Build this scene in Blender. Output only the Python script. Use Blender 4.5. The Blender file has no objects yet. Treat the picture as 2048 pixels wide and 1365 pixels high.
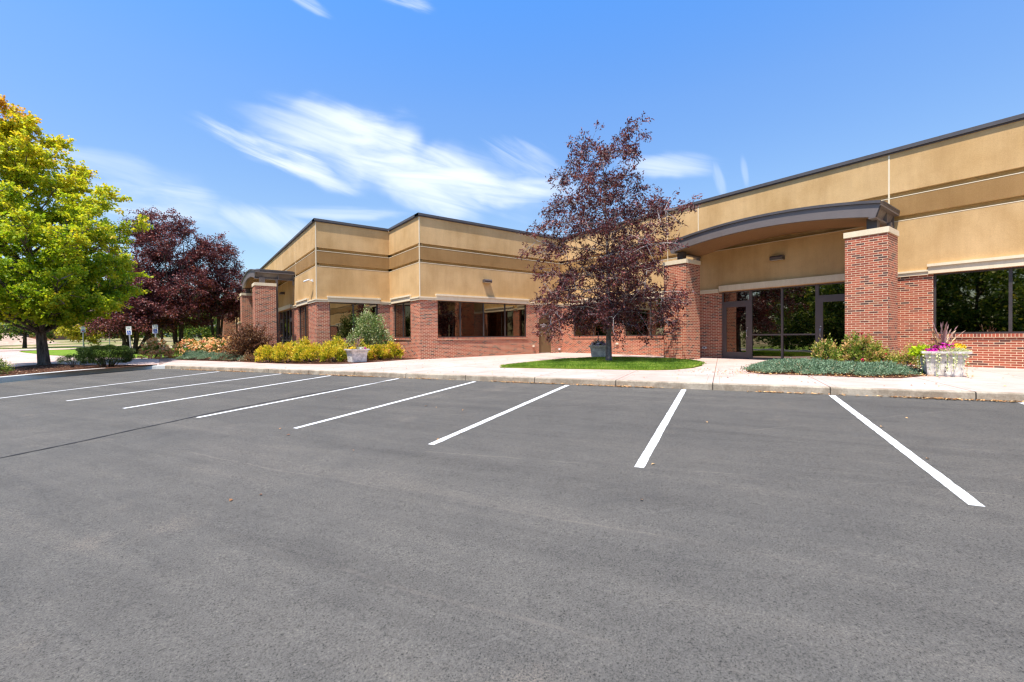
import bpy, bmesh, math
import numpy as np
from mathutils import Vector, Matrix
R = math.radians
SC = bpy.context.scene
COL = SC.collection
rng = np.random.default_rng(7)

# ------------------------------------------------------------------ camera
CZ = 1.64
cam_d = bpy.data.cameras.new('camera'); cam = bpy.data.objects.new('camera', cam_d); COL.objects.link(cam)
cr = Vector((0.80006021, -0.59986237, -0.00829417)); cu = Vector((0.01310547, 0.00365377, 0.99990744)); cf = Vector((0.59977655, 0.80009486, -0.01078471))
m = Matrix(((cr.x, cu.x, -cf.x, 0), (cr.y, cu.y, -cf.y, 0), (cr.z, cu.z, -cf.z, CZ), (0, 0, 0, 1)))
cam.matrix_world = m
cam_d.sensor_width = 36; cam_d.sensor_fit = 'HORIZONTAL'; cam_d.lens = 872.57/2048*36
cam_d.clip_start = 0.05; cam_d.clip_end = 3000
SC.camera = cam

# ------------------------------------------------------------------ sun
TO_SUN = Vector((-0.36, -0.15, 1.0)).normalized()
ELEV = math.asin(TO_SUN.z); AZ = math.atan2(TO_SUN.x, TO_SUN.y)
sd = bpy.data.lights.new('sun', 'SUN'); sd.energy = 4.3; sd.angle = R(0.55); sd.color = (1.0, 0.95, 0.885)
so = bpy.data.objects.new('sun', sd); COL.objects.link(so); so.rotation_euler = TO_SUN.to_track_quat('Z', 'Y').to_euler()

# ------------------------------------------------------------------ view
SC.view_settings.view_transform = 'Standard'; SC.view_settings.look = 'None'
SC.view_settings.exposure = 0.92; SC.view_settings.gamma = 1
SC.cycles.max_bounces = 6; SC.cycles.diffuse_bounces = 2; SC.cycles.glossy_bounces = 3; SC.cycles.transmission_bounces = 3
SC.cycles.use_denoising = True; SC.cycles.filter_width = 1.35
SC.cycles.use_adaptive_sampling = True; SC.cycles.adaptive_threshold = 0.012; SC.cycles.adaptive_min_samples = 32
SC.cycles.sample_clamp_indirect = 2.0

# ------------------------------------------------------------------ node helpers
class NT:
    def __init__(s, nt): s.nt = nt; s.n = nt.nodes; s.l = nt.links
    def new(s, t, **kw):
        n = s.n.new(t)
        for k, v in kw.items(): setattr(n, k, v)
        return n
    def set(s, sock, v):
        if v is None: return
        if hasattr(v, 'is_output') or isinstance(v, bpy.types.NodeSocket): s.l.new(v, sock)
        else: sock.default_value = v
    def math(s, op, a, b=None, c=None, clamp=False):
        n = s.new('ShaderNodeMath', operation=op, use_clamp=clamp)
        s.set(n.inputs[0], a); s.set(n.inputs[1], b)
        if c is not None: s.set(n.inputs[2], c)
        return n.outputs[0]
    def mix(s, f, a, b, blend='MIX'):
        n = s.new('ShaderNodeMix', data_type='RGBA', blend_type=blend)
        s.set(n.inputs[0], f); s.set(n.inputs[6], a); s.set(n.inputs[7], b)
        return n.outputs[2]
    def ramp(s, f, stops, interp='LINEAR'):
        n = s.new('ShaderNodeValToRGB'); n.color_ramp.interpolation = interp
        e = n.color_ramp.elements
        while len(e) < len(stops): e.new(0.5)
        for i, (p, c) in enumerate(stops):
            e[i].position = p; e[i].color = c if len(c) == 4 else (*c, 1)
        s.set(n.inputs[0], f); return n.outputs[0]
    def noise(s, vec, scale, detail=3, rough=0.5, dist=0.0):
        n = s.new('ShaderNodeTexNoise'); s.set(n.inputs['Vector'], vec)
        n.inputs['Scale'].default_value = scale; n.inputs['Detail'].default_value = detail
        n.inputs['Roughness'].default_value = rough; n.inputs['Distortion'].default_value = dist
        return n.outputs[0]
    def mapping(s, vec, loc=(0,0,0), rot=(0,0,0), scale=(1,1,1)):
        n = s.new('ShaderNodeMapping'); s.set(n.inputs[0], vec)
        n.inputs[1].default_value = loc; n.inputs[2].default_value = rot; n.inputs[3].default_value = scale
        return n.outputs[0]
    def smooth(s, v, a, b, lo=0.0, hi=1.0):
        n = s.new('ShaderNodeMapRange', interpolation_type='SMOOTHSTEP'); s.set(n.inputs[0], v)
        for i, x in enumerate((a, b, lo, hi)): n.inputs[i+1].default_value = x
        return n.outputs[0]

def g(c):   # sRGB 0-255 -> linear
    return tuple(((x/255+0.055)/1.055)**2.4 if x > 10 else x/255/12.92 for x in c) + (1,)

def mat(name, build=None, color=(0.5,0.5,0.5,1), rough=0.8, metal=0.0, spec=0.3):
    mt = bpy.data.materials.new(name); mt.use_nodes = True
    t = NT(mt.node_tree); b = mt.node_tree.nodes['Principled BSDF']
    b.inputs['Base Color'].default_value = color; b.inputs['Roughness'].default_value = rough
    b.inputs['Metallic'].default_value = metal; b.inputs['Specular IOR Level'].default_value = spec
    if build: build(t, b)
    return mt
def geo(t): return t.new('ShaderNodeNewGeometry').outputs['Position']
def bump(t, b, h, strength=0.3, dist=0.02):
    n = t.new('ShaderNodeBump'); n.inputs['Strength'].default_value = strength; n.inputs['Distance'].default_value = dist
    t.set(n.inputs['Height'], h); t.l.new(n.outputs[0], b.inputs['Normal'])

# ------------------------------------------------------------------ world: daylight sky with thin cirrus
W = bpy.data.worlds.new('World'); SC.world = W; W.use_nodes = True
t = NT(W.node_tree); bg = W.node_tree.nodes['Background']
sky = t.new('ShaderNodeTexSky', sky_type='NISHITA'); sky.sun_disc = False
sky.sun_elevation = ELEV; sky.sun_rotation = AZ; sky.air_density = 1.2; sky.dust_density = 0.6; sky.ozone_density = 2.6; sky.altitude = 800
hs = t.new('ShaderNodeHueSaturation'); hs.inputs['Saturation'].default_value = 1.0; hs.inputs['Value'].default_value = 1.0
dirv = t.new('ShaderNodeTexCoord').outputs['Generated']
sz = t.new('ShaderNodeSeparateXYZ'); t.l.new(dirv, sz.inputs[0])
deep_fill = t.ramp(sz.outputs[2], [(0.0,(0.86,0.88,0.90)),(0.22,(0.95,0.98,1.0)),(0.45,(0.86,1.13,1.40)),(0.62,(0.64,1.20,1.72)),(0.80,(1.9,2.0,2.05)),(1.0,(2.6,2.5,2.35))])  # deepens the visible blue; top stops add unseen overhead brightness to lift shade
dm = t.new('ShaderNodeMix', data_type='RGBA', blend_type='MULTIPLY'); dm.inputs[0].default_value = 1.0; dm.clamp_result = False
t.l.new(sky.outputs[0], dm.inputs[6]); t.l.new(deep_fill, dm.inputs[7]); t.l.new(dm.outputs[2], hs.inputs['Color'])
def dot(v):
    n = t.new('ShaderNodeVectorMath', operation='DOT_PRODUCT'); t.l.new(dirv, n.inputs[0]); n.inputs[1].default_value = v
    return n.outputs['Value']
# tangent plane around the compass bearing of the bank of cirrus
fw = (0.6, 0.8, 0); rt = (0.8, -0.6, 0)
den = t.math('MAXIMUM', dot(fw), 0.05)
ca = t.math('DIVIDE', dot(rt), den); cb = t.math('DIVIDE', dot((0,0,1)), den)
ahead = t.smooth(dot(fw), 0.05, 0.2)
def cloud(u, v, ang, la, lb, amt, ssc, seed, streak=9.0, lo=0.35, hi=0.75):
    a0 = (u-1024)/872; b0 = (673-v)/872; c, s_ = math.cos(R(ang)), math.sin(R(ang))
    da = t.math('SUBTRACT', ca, a0); db = t.math('SUBTRACT', cb, b0)
    x = t.math('ADD', t.math('MULTIPLY', da, c), t.math('MULTIPLY', db, s_))
    y = t.math('SUBTRACT', t.math('MULTIPLY', db, c), t.math('MULTIPLY', da, s_))
    cv = t.new('ShaderNodeCombineXYZ'); t.set(cv.inputs[0], x); t.set(cv.inputs[1], t.math('MULTIPLY', y, streak)); cv.inputs[2].default_value = seed
    nz = t.noise(cv.outputs[0], ssc, 7, 0.56, 0.7)
    cv2 = t.new('ShaderNodeCombineXYZ'); t.set(cv2.inputs[0], x); t.set(cv2.inputs[1], y); cv2.inputs[2].default_value = seed+3
    nb = t.noise(cv2.outputs[0], 5.0, 3, 0.5, 0.3)
    # wobble the outline
    yy = t.math('ADD', y, t.math('MULTIPLY', t.math('SUBTRACT', nb, 0.5), lb*1.6))
    r2 = t.math('ADD', t.math('POWER', t.math('ABSOLUTE', t.math('DIVIDE', x, la)), 2.0), t.math('POWER', t.math('ABSOLUTE', t.math('DIVIDE', yy, lb)), 2.0))
    m = t.smooth(r2, 1.0, 0.0)
    f = t.smooth(t.math('ADD', nz, t.math('MULTIPLY', t.math('SUBTRACT', m, 0.5), 0.30)), lo, hi)
    return t.math('MULTIPLY', t.math('MULTIPLY', f, m), amt)
cl = None
for args in [(790,314,-18,0.42,0.115,0.76,4.2,1.0,6.5,0.16,0.84), (930,362,-7,0.36,0.062,0.85,3.5,2.0,6.5,0.18,0.84),
             (570,312,-24,0.27,0.042,0.75,4.0,3.0,8.0,0.3,0.82), (300,400,-14,0.30,0.09,0.50,3.0,4.0,6.0,0.32,0.9),
             (550,450,-27,0.19,0.05,0.55,3.0,5.0,6.0,0.34,0.88), (1340,335,-6,0.15,0.035,0.5,4.0,6.0,7.0,0.3,0.8),
             (1438,365,-75,0.06,0.016,0.26,6.0,7.0,5.0,0.3,0.85), (1490,350,-80,0.05,0.011,0.22,6.0,8.0,5.0,0.3,0.85),
             (620,6,-28,0.09,0.022,0.36,6.0,9.0,8.0,0.34,0.85), (815,2,-24,0.09,0.030,0.45,6.0,10.0,8.0,0.34,0.85),
             (1050,318,-34,0.13,0.05,0.30,5.0,12.0,9.0,0.32,0.88),
             (690,424,-3,0.22,0.022,0.4,3.0,13.0,7.0,0.32,0.85), (200,330,-16,0.35,0.07,0.28,3.0,14.0,6.0,0.32,0.9)]:
    f = cloud(*args); cl = f if cl is None else t.math('MAXIMUM', cl, f)
cl = t.math('MULTIPLY', cl, ahead, clamp=True)
CLOUD_COL = (6.6, 6.9, 7.4, 1)
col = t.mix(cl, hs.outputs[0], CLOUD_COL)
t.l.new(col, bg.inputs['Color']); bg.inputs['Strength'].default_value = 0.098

# ------------------------------------------------------------------ object helpers
def link(o, parent=None, label=None, cat=None, group=None, kind=None):
    if o.name not in COL.objects: COL.objects.link(o)
    if parent: o.parent = parent
    for k, v in (('label', label), ('category', cat), ('group', group), ('kind', kind)):
        if v: o[k] = v
    return o
def empty(name, loc, label, cat, group=None, rz=0.0):
    o = bpy.data.objects.new(name, None); o.location = loc; o.rotation_euler = (0,0,rz); o.empty_display_size = 0.3
    return link(o, None, label, cat, group)

class MB:
    """collects faces; origin-relative coordinates"""
    def __init__(s, o=(0,0,0)): s.v = []; s.f = []; s.uv = []; s.o = np.array(o, float)
    def quad(s, pts, uv=None):
        i = len(s.v); s.v += [tuple(np.array(p, float)-s.o) for p in pts]; s.f.append(tuple(range(i, i+len(pts))))
        s.uv += list(uv) if uv else [(0,0)]*len(pts)
    def box(s, x0, x1, y0, y1, z0, z1):
        x0, x1 = sorted((x0, x1)); y0, y1 = sorted((y0, y1)); z0, z1 = sorted((z0, z1))
        s.quad([(x0,y1,z0),(x0,y0,z0),(x0,y0,z1),(x0,y1,z1)], [(y1,z0),(y0,z0),(y0,z1),(y1,z1)])
        s.quad([(x1,y0,z0),(x1,y1,z0),(x1,y1,z1),(x1,y0,z1)], [(y0,z0),(y1,z0),(y1,z1),(y0,z1)])
        s.quad([(x0,y0,z0),(x1,y0,z0),(x1,y0,z1),(x0,y0,z1)], [(x0,z0),(x1,z0),(x1,z1),(x0,z1)])
        s.quad([(x1,y1,z0),(x0,y1,z0),(x0,y1,z1),(x1,y1,z1)], [(x1,z0),(x0,z0),(x0,z1),(x1,z1)])
        s.quad([(x0,y0,z1),(x1,y0,z1),(x1,y1,z1),(x0,y1,z1)], [(x0,y0),(x1,y0),(x1,y1),(x0,y1)])
        s.quad([(x0,y1,z0),(x1,y1,z0),(x1,y0,z0),(x0,y0,z0)], [(x0,y1),(x1,y1),(x1,y0),(x0,y0)])
    def tube(s, pts, rad, n=8, cap=True):
        pts = [np.array(p, float) for p in pts]
        rings = []
        for i, p in enumerate(pts):
            d = pts[min(i+1, len(pts)-1)] - pts[max(i-1, 0)]; d = d/(np.linalg.norm(d)+1e-9)
            a = np.cross(d, (0,0,1.0)); 
            if np.linalg.norm(a) < 0.05: a = np.cross(d, (1.0,0,0))
            a /= np.linalg.norm(a); b = np.cross(d, a); r = rad[i] if hasattr(rad, '__len__') else rad
            i0 = len(s.v)
            for k in range(n):
                th = 2*math.pi*k/n; s.v.append(tuple(p + r*(math.cos(th)*a + math.sin(th)*b) - s.o))
            rings.append(i0)
        for r0, r1 in zip(rings, rings[1:]):
            for k in range(n):
                s.f.append((r0+k, r1+k, r1+(k+1)%n, r0+(k+1)%n)); s.uv += [(0,0)]*4
        if cap:
            s.f.append(tuple(rings[0]+k for k in range(n))); s.uv += [(0,0)]*n
            s.f.append(tuple(rings[-1]+n-1-k for k in range(n))); s.uv += [(0,0)]*n
    def disc(s, c, axis, r, th, n=14):
        c = np.array(c, float); ax = np.array(axis, float); ax /= np.linalg.norm(ax)
        s.tube([c, c+ax*th], r, n)
    def build(s, name, material, parent=None, smooth=False, bevel=0.0, **kw):
        me = bpy.data.meshes.new(name); me.from_pydata(s.v, [], s.f)
        u = me.uv_layers.new(name='UV'); u.data.foreach_set('uv', np.array(s.uv, float).ravel())
        if smooth: me.polygons.foreach_set('use_smooth', [True]*len(me.polygons))
        me.materials.append(material); me.update()
        o = bpy.data.objects.new(name, me)
        if bevel:
            b = o.modifiers.new('bevel', 'BEVEL'); b.width = bevel; b.segments = 2; b.limit_method = 'ANGLE'
        link(o, parent, **kw)
        if parent is None: o.location = tuple(s.o)
        return o

def leaf_mesh(name, C, D, L, Wd, tint, material, parent, fold=0.25, up=None, quad_tip=0.55, **kw):
    """one folded four-cornered leaf per row; C base points, D directions"""
    n = len(C); D = D/np.linalg.norm(D, axis=1, keepdims=True)
    if up is None:
        up = rng.normal(size=(n,3)); up[:,2] += 0.6
    S = np.cross(D, up); S /= (np.linalg.norm(S, axis=1, keepdims=True)+1e-9)
    Nn = np.cross(S, D)
    L = np.broadcast_to(L, n)[:,None]; Wd = np.broadcast_to(Wd, n)[:,None]
    mid = C + D*L*quad_tip
    v = np.stack([C, mid + S*Wd*0.5 + Nn*Wd*fold, C + D*L, mid - S*Wd*0.5 + Nn*Wd*fold], 1).reshape(-1,3)
    me = bpy.data.meshes.new(name)
    me.vertices.add(4*n); me.vertices.foreach_set('co', v.astype(np.float32).ravel())
    me.loops.add(4*n); me.loops.foreach_set('vertex_index', np.arange(4*n, dtype=np.int32))
    me.polygons.add(n); me.polygons.foreach_set('loop_start', np.arange(0,4*n,4, dtype=np.int32))
    try: me.polygons.foreach_set('loop_total', np.full(n,4,dtype=np.int32))
    except Exception: pass
    at = me.attributes.new('tint', 'FLOAT', 'POINT'); at.data.foreach_set('value', np.repeat(np.clip(tint,0,1),4).astype(np.float32))
    me.materials.append(material); me.update(calc_edges=True)
    o = bpy.data.objects.new(name, me); link(o, parent, **kw); return o

# ------------------------------------------------------------------ materials
def leafmat(name, stops, rough=0.55, trans=0.35, tcol=1.25, spec=0.3):
    mt = bpy.data.materials.new(name); mt.use_nodes = True; t = NT(mt.node_tree); b = mt.node_tree.nodes['Principled BSDF']
    a = t.new('ShaderNodeAttribute', attribute_name='tint').outputs['Fac']
    c = t.ramp(a, stops)
    t.l.new(c, b.inputs['Base Color']); b.inputs['Roughness'].default_value = rough; b.inputs['Specular IOR Level'].default_value = spec
    if trans:
        tr = t.new('ShaderNodeBsdfTranslucent'); cc = t.mix(1.0, c, (tcol, tcol, tcol*0.8, 1), 'MULTIPLY'); t.l.new(cc, tr.inputs[0])
        mx = t.new('ShaderNodeMixShader'); mx.inputs[0].default_value = trans
        t.l.new(b.outputs[0], mx.inputs[1]); t.l.new(tr.outputs[0], mx.inputs[2])
        t.l.new(mx.outputs[0], mt.node_tree.nodes['Material Output'].inputs[0])
    return mt

BRICK_W, BRICK_H = 0.2156, 0.0678
def brick_mat(name, stops, mortar, off=0.5, bw=BRICK_W, bh=BRICK_H, ms=0.0125):
    def f(t, b):
        uv = t.new('ShaderNodeUVMap').outputs[0]
        n = t.new('ShaderNodeTexBrick'); t.l.new(uv, n.inputs['Vector'])
        n.offset = off; n.squash = 1
        n.inputs['Color1'].default_value = (0,0,0,1); n.inputs['Color2'].default_value = (1,1,1,1); n.inputs['Mortar'].default_value = (0.5,0.5,0.5,1)
        n.inputs['Scale'].default_value = 1; n.inputs['Mortar Size'].default_value = ms*0.5; n.inputs['Mortar Smooth'].default_value = 0.1
        n.inputs['Bias'].default_value = 0; n.inputs['Brick Width'].default_value = bw; n.inputs['Row Height'].default_value = bh
        c = t.ramp(n.outputs['Color'], stops)
        big = t.noise(geo(t), 1.3, 4); c = t.mix(0.5, c, t.ramp(big, [(0.3,(0.72,0.72,0.74)),(0.7,(1.15,1.12,1.1))]), 'MULTIPLY')
        fine = t.noise(geo(t), 90, 3, 0.7); c = t.mix(0.5, c, t.ramp(fine, [(0.3,(0.7,0.7,0.7)),(0.7,(1.2,1.2,1.2))]), 'MULTIPLY')
        mc = t.mix(0.6, mortar, t.ramp(t.noise(geo(t), 3.5, 4), [(0.3,(0.7,0.68,0.66)),(0.7,(1.1,1.1,1.1))]), 'MULTIPLY')
        t.l.new(t.mix(n.outputs['Fac'], c, mc), b.inputs['Base Color'])
        h = t.math('ADD', t.math('MULTIPLY', t.math('SUBTRACT', 1.0, n.outputs['Fac']), 1.0), t.math('MULTIPLY', fine, 0.25))
        bump(t, b, h, 0.5, 0.006)
    return mat(name, f, rough=0.85, spec=0.2)
BST = [(0.0,(0.11,0.052,0.042)),(0.10,(0.17,0.062,0.044)),(0.20,(0.33,0.082,0.045)),(0.6,(0.41,0.098,0.052)),(0.85,(0.47,0.130,0.068)),(1.0,(0.33,0.125,0.068))]
M = {}
M['brick'] = brick_mat('red brick', BST, (0.86,0.66,0.44,1))
M['rowlock'] = brick_mat('rowlock brick', BST, (0.86,0.66,0.44,1), off=0.0, bw=0.0735, bh=0.30)
def stucco(name, c1, c2):
    def f(t, b):
        p = geo(t)
        a = t.noise(p, 0.55, 5, 0.6); s_ = t.noise(t.mapping(p, scale=(3.0,3.0,0.35)), 1.0, 5, 0.65)
        c = t.mix(t.smooth(a, 0.3, 0.7), c1, c2)
        c = t.mix(0.45, c, t.ramp(s_, [(0.25,(0.74,0.70,0.66)),(0.55,(1,1,1)),(0.8,(1.14,1.13,1.1))]), 'MULTIPLY')
        fine = t.noise(p, 38, 4, 0.8); c = t.mix(0.45, c, t.ramp(fine, [(0.3,(0.76,0.75,0.72)),(0.7,(1.15,1.15,1.15))]), 'MULTIPLY')
        t.l.new(c, b.inputs['Base Color']); bump(t, b, fine, 0.35, 0.01)
    return mat(name, f, rough=0.92, spec=0.15)
M['stucco'] = stucco('tan stucco', (0.53,0.325,0.136,1), (0.655,0.425,0.200,1))
M['stucco_dark'] = stucco('brown stucco band', (0.31,0.172,0.062,1), (0.375,0.215,0.084,1))
def cream(t, b):
    p = geo(t); c = t.mix(t.noise(t.mapping(p, scale=(4,4,0.6)), 1.5, 5, 0.7), (0.68,0.54,0.34,1), (0.86,0.73,0.52,1))
    c = t.mix(0.35, c, t.ramp(t.noise(p, 40, 3), [(0.3,(0.8,0.8,0.8)),(0.7,(1.1,1.1,1.1))]), 'MULTIPLY')
    t.l.new(c, b.inputs['Base Color'])
M['cream'] = mat('cream trim', cream, rough=0.8, spec=0.2)
def metal(c1, c2, sc=2.0):
    def f(t, b):
        t.l.new(t.mix(t.noise(geo(t), sc, 5, 0.65), c1, c2), b.inputs['Base Color'])
        t.l.new(t.ramp(t.noise(geo(t), 9, 4), [(0.3,(0.35,)*3),(0.7,(0.55,)*3)]), b.inputs['Roughness'])
    return f
M['dark_metal'] = mat('dark bronze metal', metal((0.058,0.045,0.042,1),(0.095,0.075,0.07,1)), spec=0.5)
M['coping'] = mat('coping metal', metal((0.06,0.052,0.05,1),(0.10,0.085,0.08,1)), spec=0.5)
M['fascia'] = mat('fascia metal', metal((0.130,0.105,0.095,1),(0.175,0.145,0.130,1)), spec=0.5)
M['frame'] = mat('window frame', metal((0.035,0.028,0.026,1),(0.06,0.048,0.044,1)), spec=0.5)
M['door_frame'] = mat('bronze door frame', metal((0.085,0.062,0.055,1),(0.13,0.1,0.09,1)), spec=0.5)
M['steel'] = mat('brushed steel', None, (0.65,0.66,0.66,1), 0.3, 0.9)
M['galv'] = mat('galvanised post', metal((0.28,0.29,0.29,1),(0.42,0.43,0.43,1),8), spec=0.4)
M['tan_door'] = mat('tan painted steel door', metal((0.165,0.105,0.05,1),(0.2,0.13,0.062,1)), spec=0.3)
def soffit(t, b):
    p = geo(t); x = t.new('ShaderNodeSeparateXYZ'); t.l.new(p, x.inputs[0])
    fr = t.math('FRACT', t.math('MULTIPLY', x.outputs[0], 9.0))
    gr = t.smooth(t.math('ABSOLUTE', t.math('SUBTRACT', fr, 0.5)), 0.42, 0.5)
    c = t.mix(t.noise(t.mapping(p, scale=(9,1,1)), 2.0, 4), (0.27,0.145,0.065,1), (0.40,0.235,0.115,1))
    t.l.new(t.mix(gr, c, (0.05,0.028,0.015,1)), b.inputs['Base Color'])
M['soffit'] = mat('wood soffit boards', soffit, rough=0.6)
def glass(t, b):
    n = t.noise(geo(t), 0.9, 2); bump(t, b, n, 0.10, 0.02)
M['glass'] = mat('dark tinted glass', glass, (0.235,0.21,0.165,1), 0.015, 1.0)
M['glass_clear'] = mat('bronze tinted glass', glass, (0.24,0.215,0.19,1), 0.012, 1.0)
M['white'] = mat('white plastic', None, (0.78,0.78,0.76,1), 0.45)
M['blue'] = mat('blue sign paint', None, (0.02,0.09,0.42,1), 0.4)
M['green_paint'] = mat('green sign paint', None, (0.05,0.20,0.10,1), 0.5)
M['lamp_lens'] = mat('frosted lamp lens', None, (0.45,0.42,0.36,1), 0.35)

def asphalt(t, b):
    p = geo(t)
    big = t.noise(p, 0.25, 5, 0.6); md = t.noise(p, 2.2, 5, 0.65); fine = t.noise(p, 88, 3, 0.85); grit = t.noise(p, 30, 5, 0.8)
    # worn drive lane is lighter than the parking stalls near the kerb
    x = t.new('ShaderNodeSeparateXYZ'); t.l.new(p, x.inputs[0])
    d = t.math('ADD', t.math('MULTIPLY', t.math('SUBTRACT', x.outputs[0], 11.66), 0.888), t.math('MULTIPLY', t.math('SUBTRACT', x.outputs[1], 0.73), 0.459))
    lane = t.smooth(t.math('ADD', d, t.math('MULTIPLY', t.math('SUBTRACT', big, 0.5), 5.0)), -3.5, -9.5)
    c = t.mix(lane, (0.098,0.0915,0.080,1), (0.113,0.1065,0.094,1))
    c = t.mix(0.75, c, t.ramp(big, [(0.3,(0.84,0.84,0.86)),(0.7,(1.14,1.11,1.09))]), 'MULTIPLY')
    c = t.mix(0.7, c, t.ramp(md, [(0.3,(0.86,0.86,0.87)),(0.7,(1.12,1.11,1.1))]), 'MULTIPLY')
    c = t.mix(1.0, c, t.ramp(fine, [(0.33,(0.22,0.22,0.23)),(0.46,(0.92,0.92,0.92)),(0.62,(1.2,1.18,1.15)),(0.76,(2.3,2.2,2.0))]), 'MULTIPLY')
    c = t.mix(0.8, c, t.ramp(grit, [(0.30,(0.36,0.36,0.36)),(0.43,(0.95,0.95,0.95)),(0.7,(1.22,1.22,1.22))]), 'MULTIPLY')
    sl = t.math('ADD', t.math('MULTIPLY', x.outputs[0], -0.459), t.math('MULTIPLY', x.outputs[1], 0.888))
    cs_ = t.new('ShaderNodeCombineXYZ'); t.set(cs_.inputs[0], t.math('MULTIPLY', sl, 0.16)); t.set(cs_.inputs[1], t.math('MULTIPLY', d, 1.9))
    stv = t.noise(cs_.outputs[0], 1.0, 6, 0.72, 0.35)
    c = t.mix(0.85, c, t.ramp(stv, [(0.30,(0.78,0.78,0.79)),(0.5,(1,1,1)),(0.70,(1.22,1.19,1.16))]), 'MULTIPLY')
    pit = t.math('MULTIPLY', t.smooth(t.noise(p, 17, 7, 0.85), 0.385, 0.30), t.smooth(t.noise(p, 1.7, 3), 0.42, 0.62))
    c = t.mix(t.math('MULTIPLY', pit, 0.75), c, (0.025,0.024,0.023,1))
    # sweeping tyre arcs, faint and pale
    r_ = t.new('ShaderNodeVectorMath', operation='DISTANCE'); t.l.new(p, r_.inputs[0]); r_.inputs[1].default_value = (-3.0,-14.0,0.1)
    arcs = t.noise(t.new('ShaderNodeCombineXYZ').outputs[0], 1)
    cv = t.new('ShaderNodeCombineXYZ'); t.set(cv.inputs[0], r_.outputs['Value']); t.set(cv.inputs[1], t.math('MULTIPLY', md, 0.35))
    arcs = t.noise(cv.outputs[0], 4.6, 5, 0.85)
    c = t.mix(t.math('MULTIPLY', t.smooth(arcs, 0.60, 0.68), 0.30), c, (0.20,0.185,0.165,1))
    c = t.mix(t.math('MULTIPLY', t.smooth(arcs, 0.42, 0.30), 0.30), c, (0.06,0.057,0.055,1))
    # long pale scuffs left by a dragged edge
    for (ax_, ay_, bx_, by_, w_, k_) in ((-0.6,8.6,3.6,0.4,0.010,0.35), (1.4,6.7,7.2,-1.5,0.010,0.3), (0.2,4.2,2.0,0.9,0.012,0.22), (8.6,6.6,1.8,9.6,0.014,0.3), (9.4,4.2,3.0,7.4,0.012,0.3), (10.5,1.2,5.0,3.6,0.012,0.3)):
        L0 = math.hypot(bx_-ax_, by_-ay_); ux, uy = (bx_-ax_)/L0, (by_-ay_)/L0
        px_ = t.math('SUBTRACT', x.outputs[0], ax_); py_ = t.math('SUBTRACT', x.outputs[1], ay_)
        al = t.math('ADD', t.math('MULTIPLY', px_, ux), t.math('MULTIPLY', py_, uy)); pe = t.math('ADD', t.math('MULTIPLY', px_, -uy), t.math('MULTIPLY', py_, ux))
        pe = t.math('ADD', pe, t.math('MULTIPLY', t.math('SUBTRACT', big, 0.5), 0.5))
        mk = t.math('MULTIPLY', t.smooth(t.math('ABSOLUTE', pe), w_*2.2, w_*0.3), t.math('MULTIPLY', t.smooth(al, 0, L0*0.2), t.smooth(al, L0, L0*0.8)))
        c = t.mix(t.math('MULTIPLY', mk, t.math('MULTIPLY', t.smooth(md, 0.35, 0.6), k_)), c, (0.20,0.17,0.14,1))
    # sandy dusty patches
    dust = t.smooth(t.noise(t.mapping(p, loc=(3,1,0)), 0.55, 6, 0.7), 0.58, 0.74)
    c = t.mix(t.math('MULTIPLY', dust, t.math('MULTIPLY', t.smooth(fine, 0.42, 0.6), 0.5)), c, (0.27,0.215,0.165,1))
    t.l.new(c, b.inputs['Base Color']); bump(t, b, t.math('ADD', fine, grit), 0.75, 0.012)
M['asphalt'] = mat('worn asphalt', asphalt, rough=0.9, spec=0.2)
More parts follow.
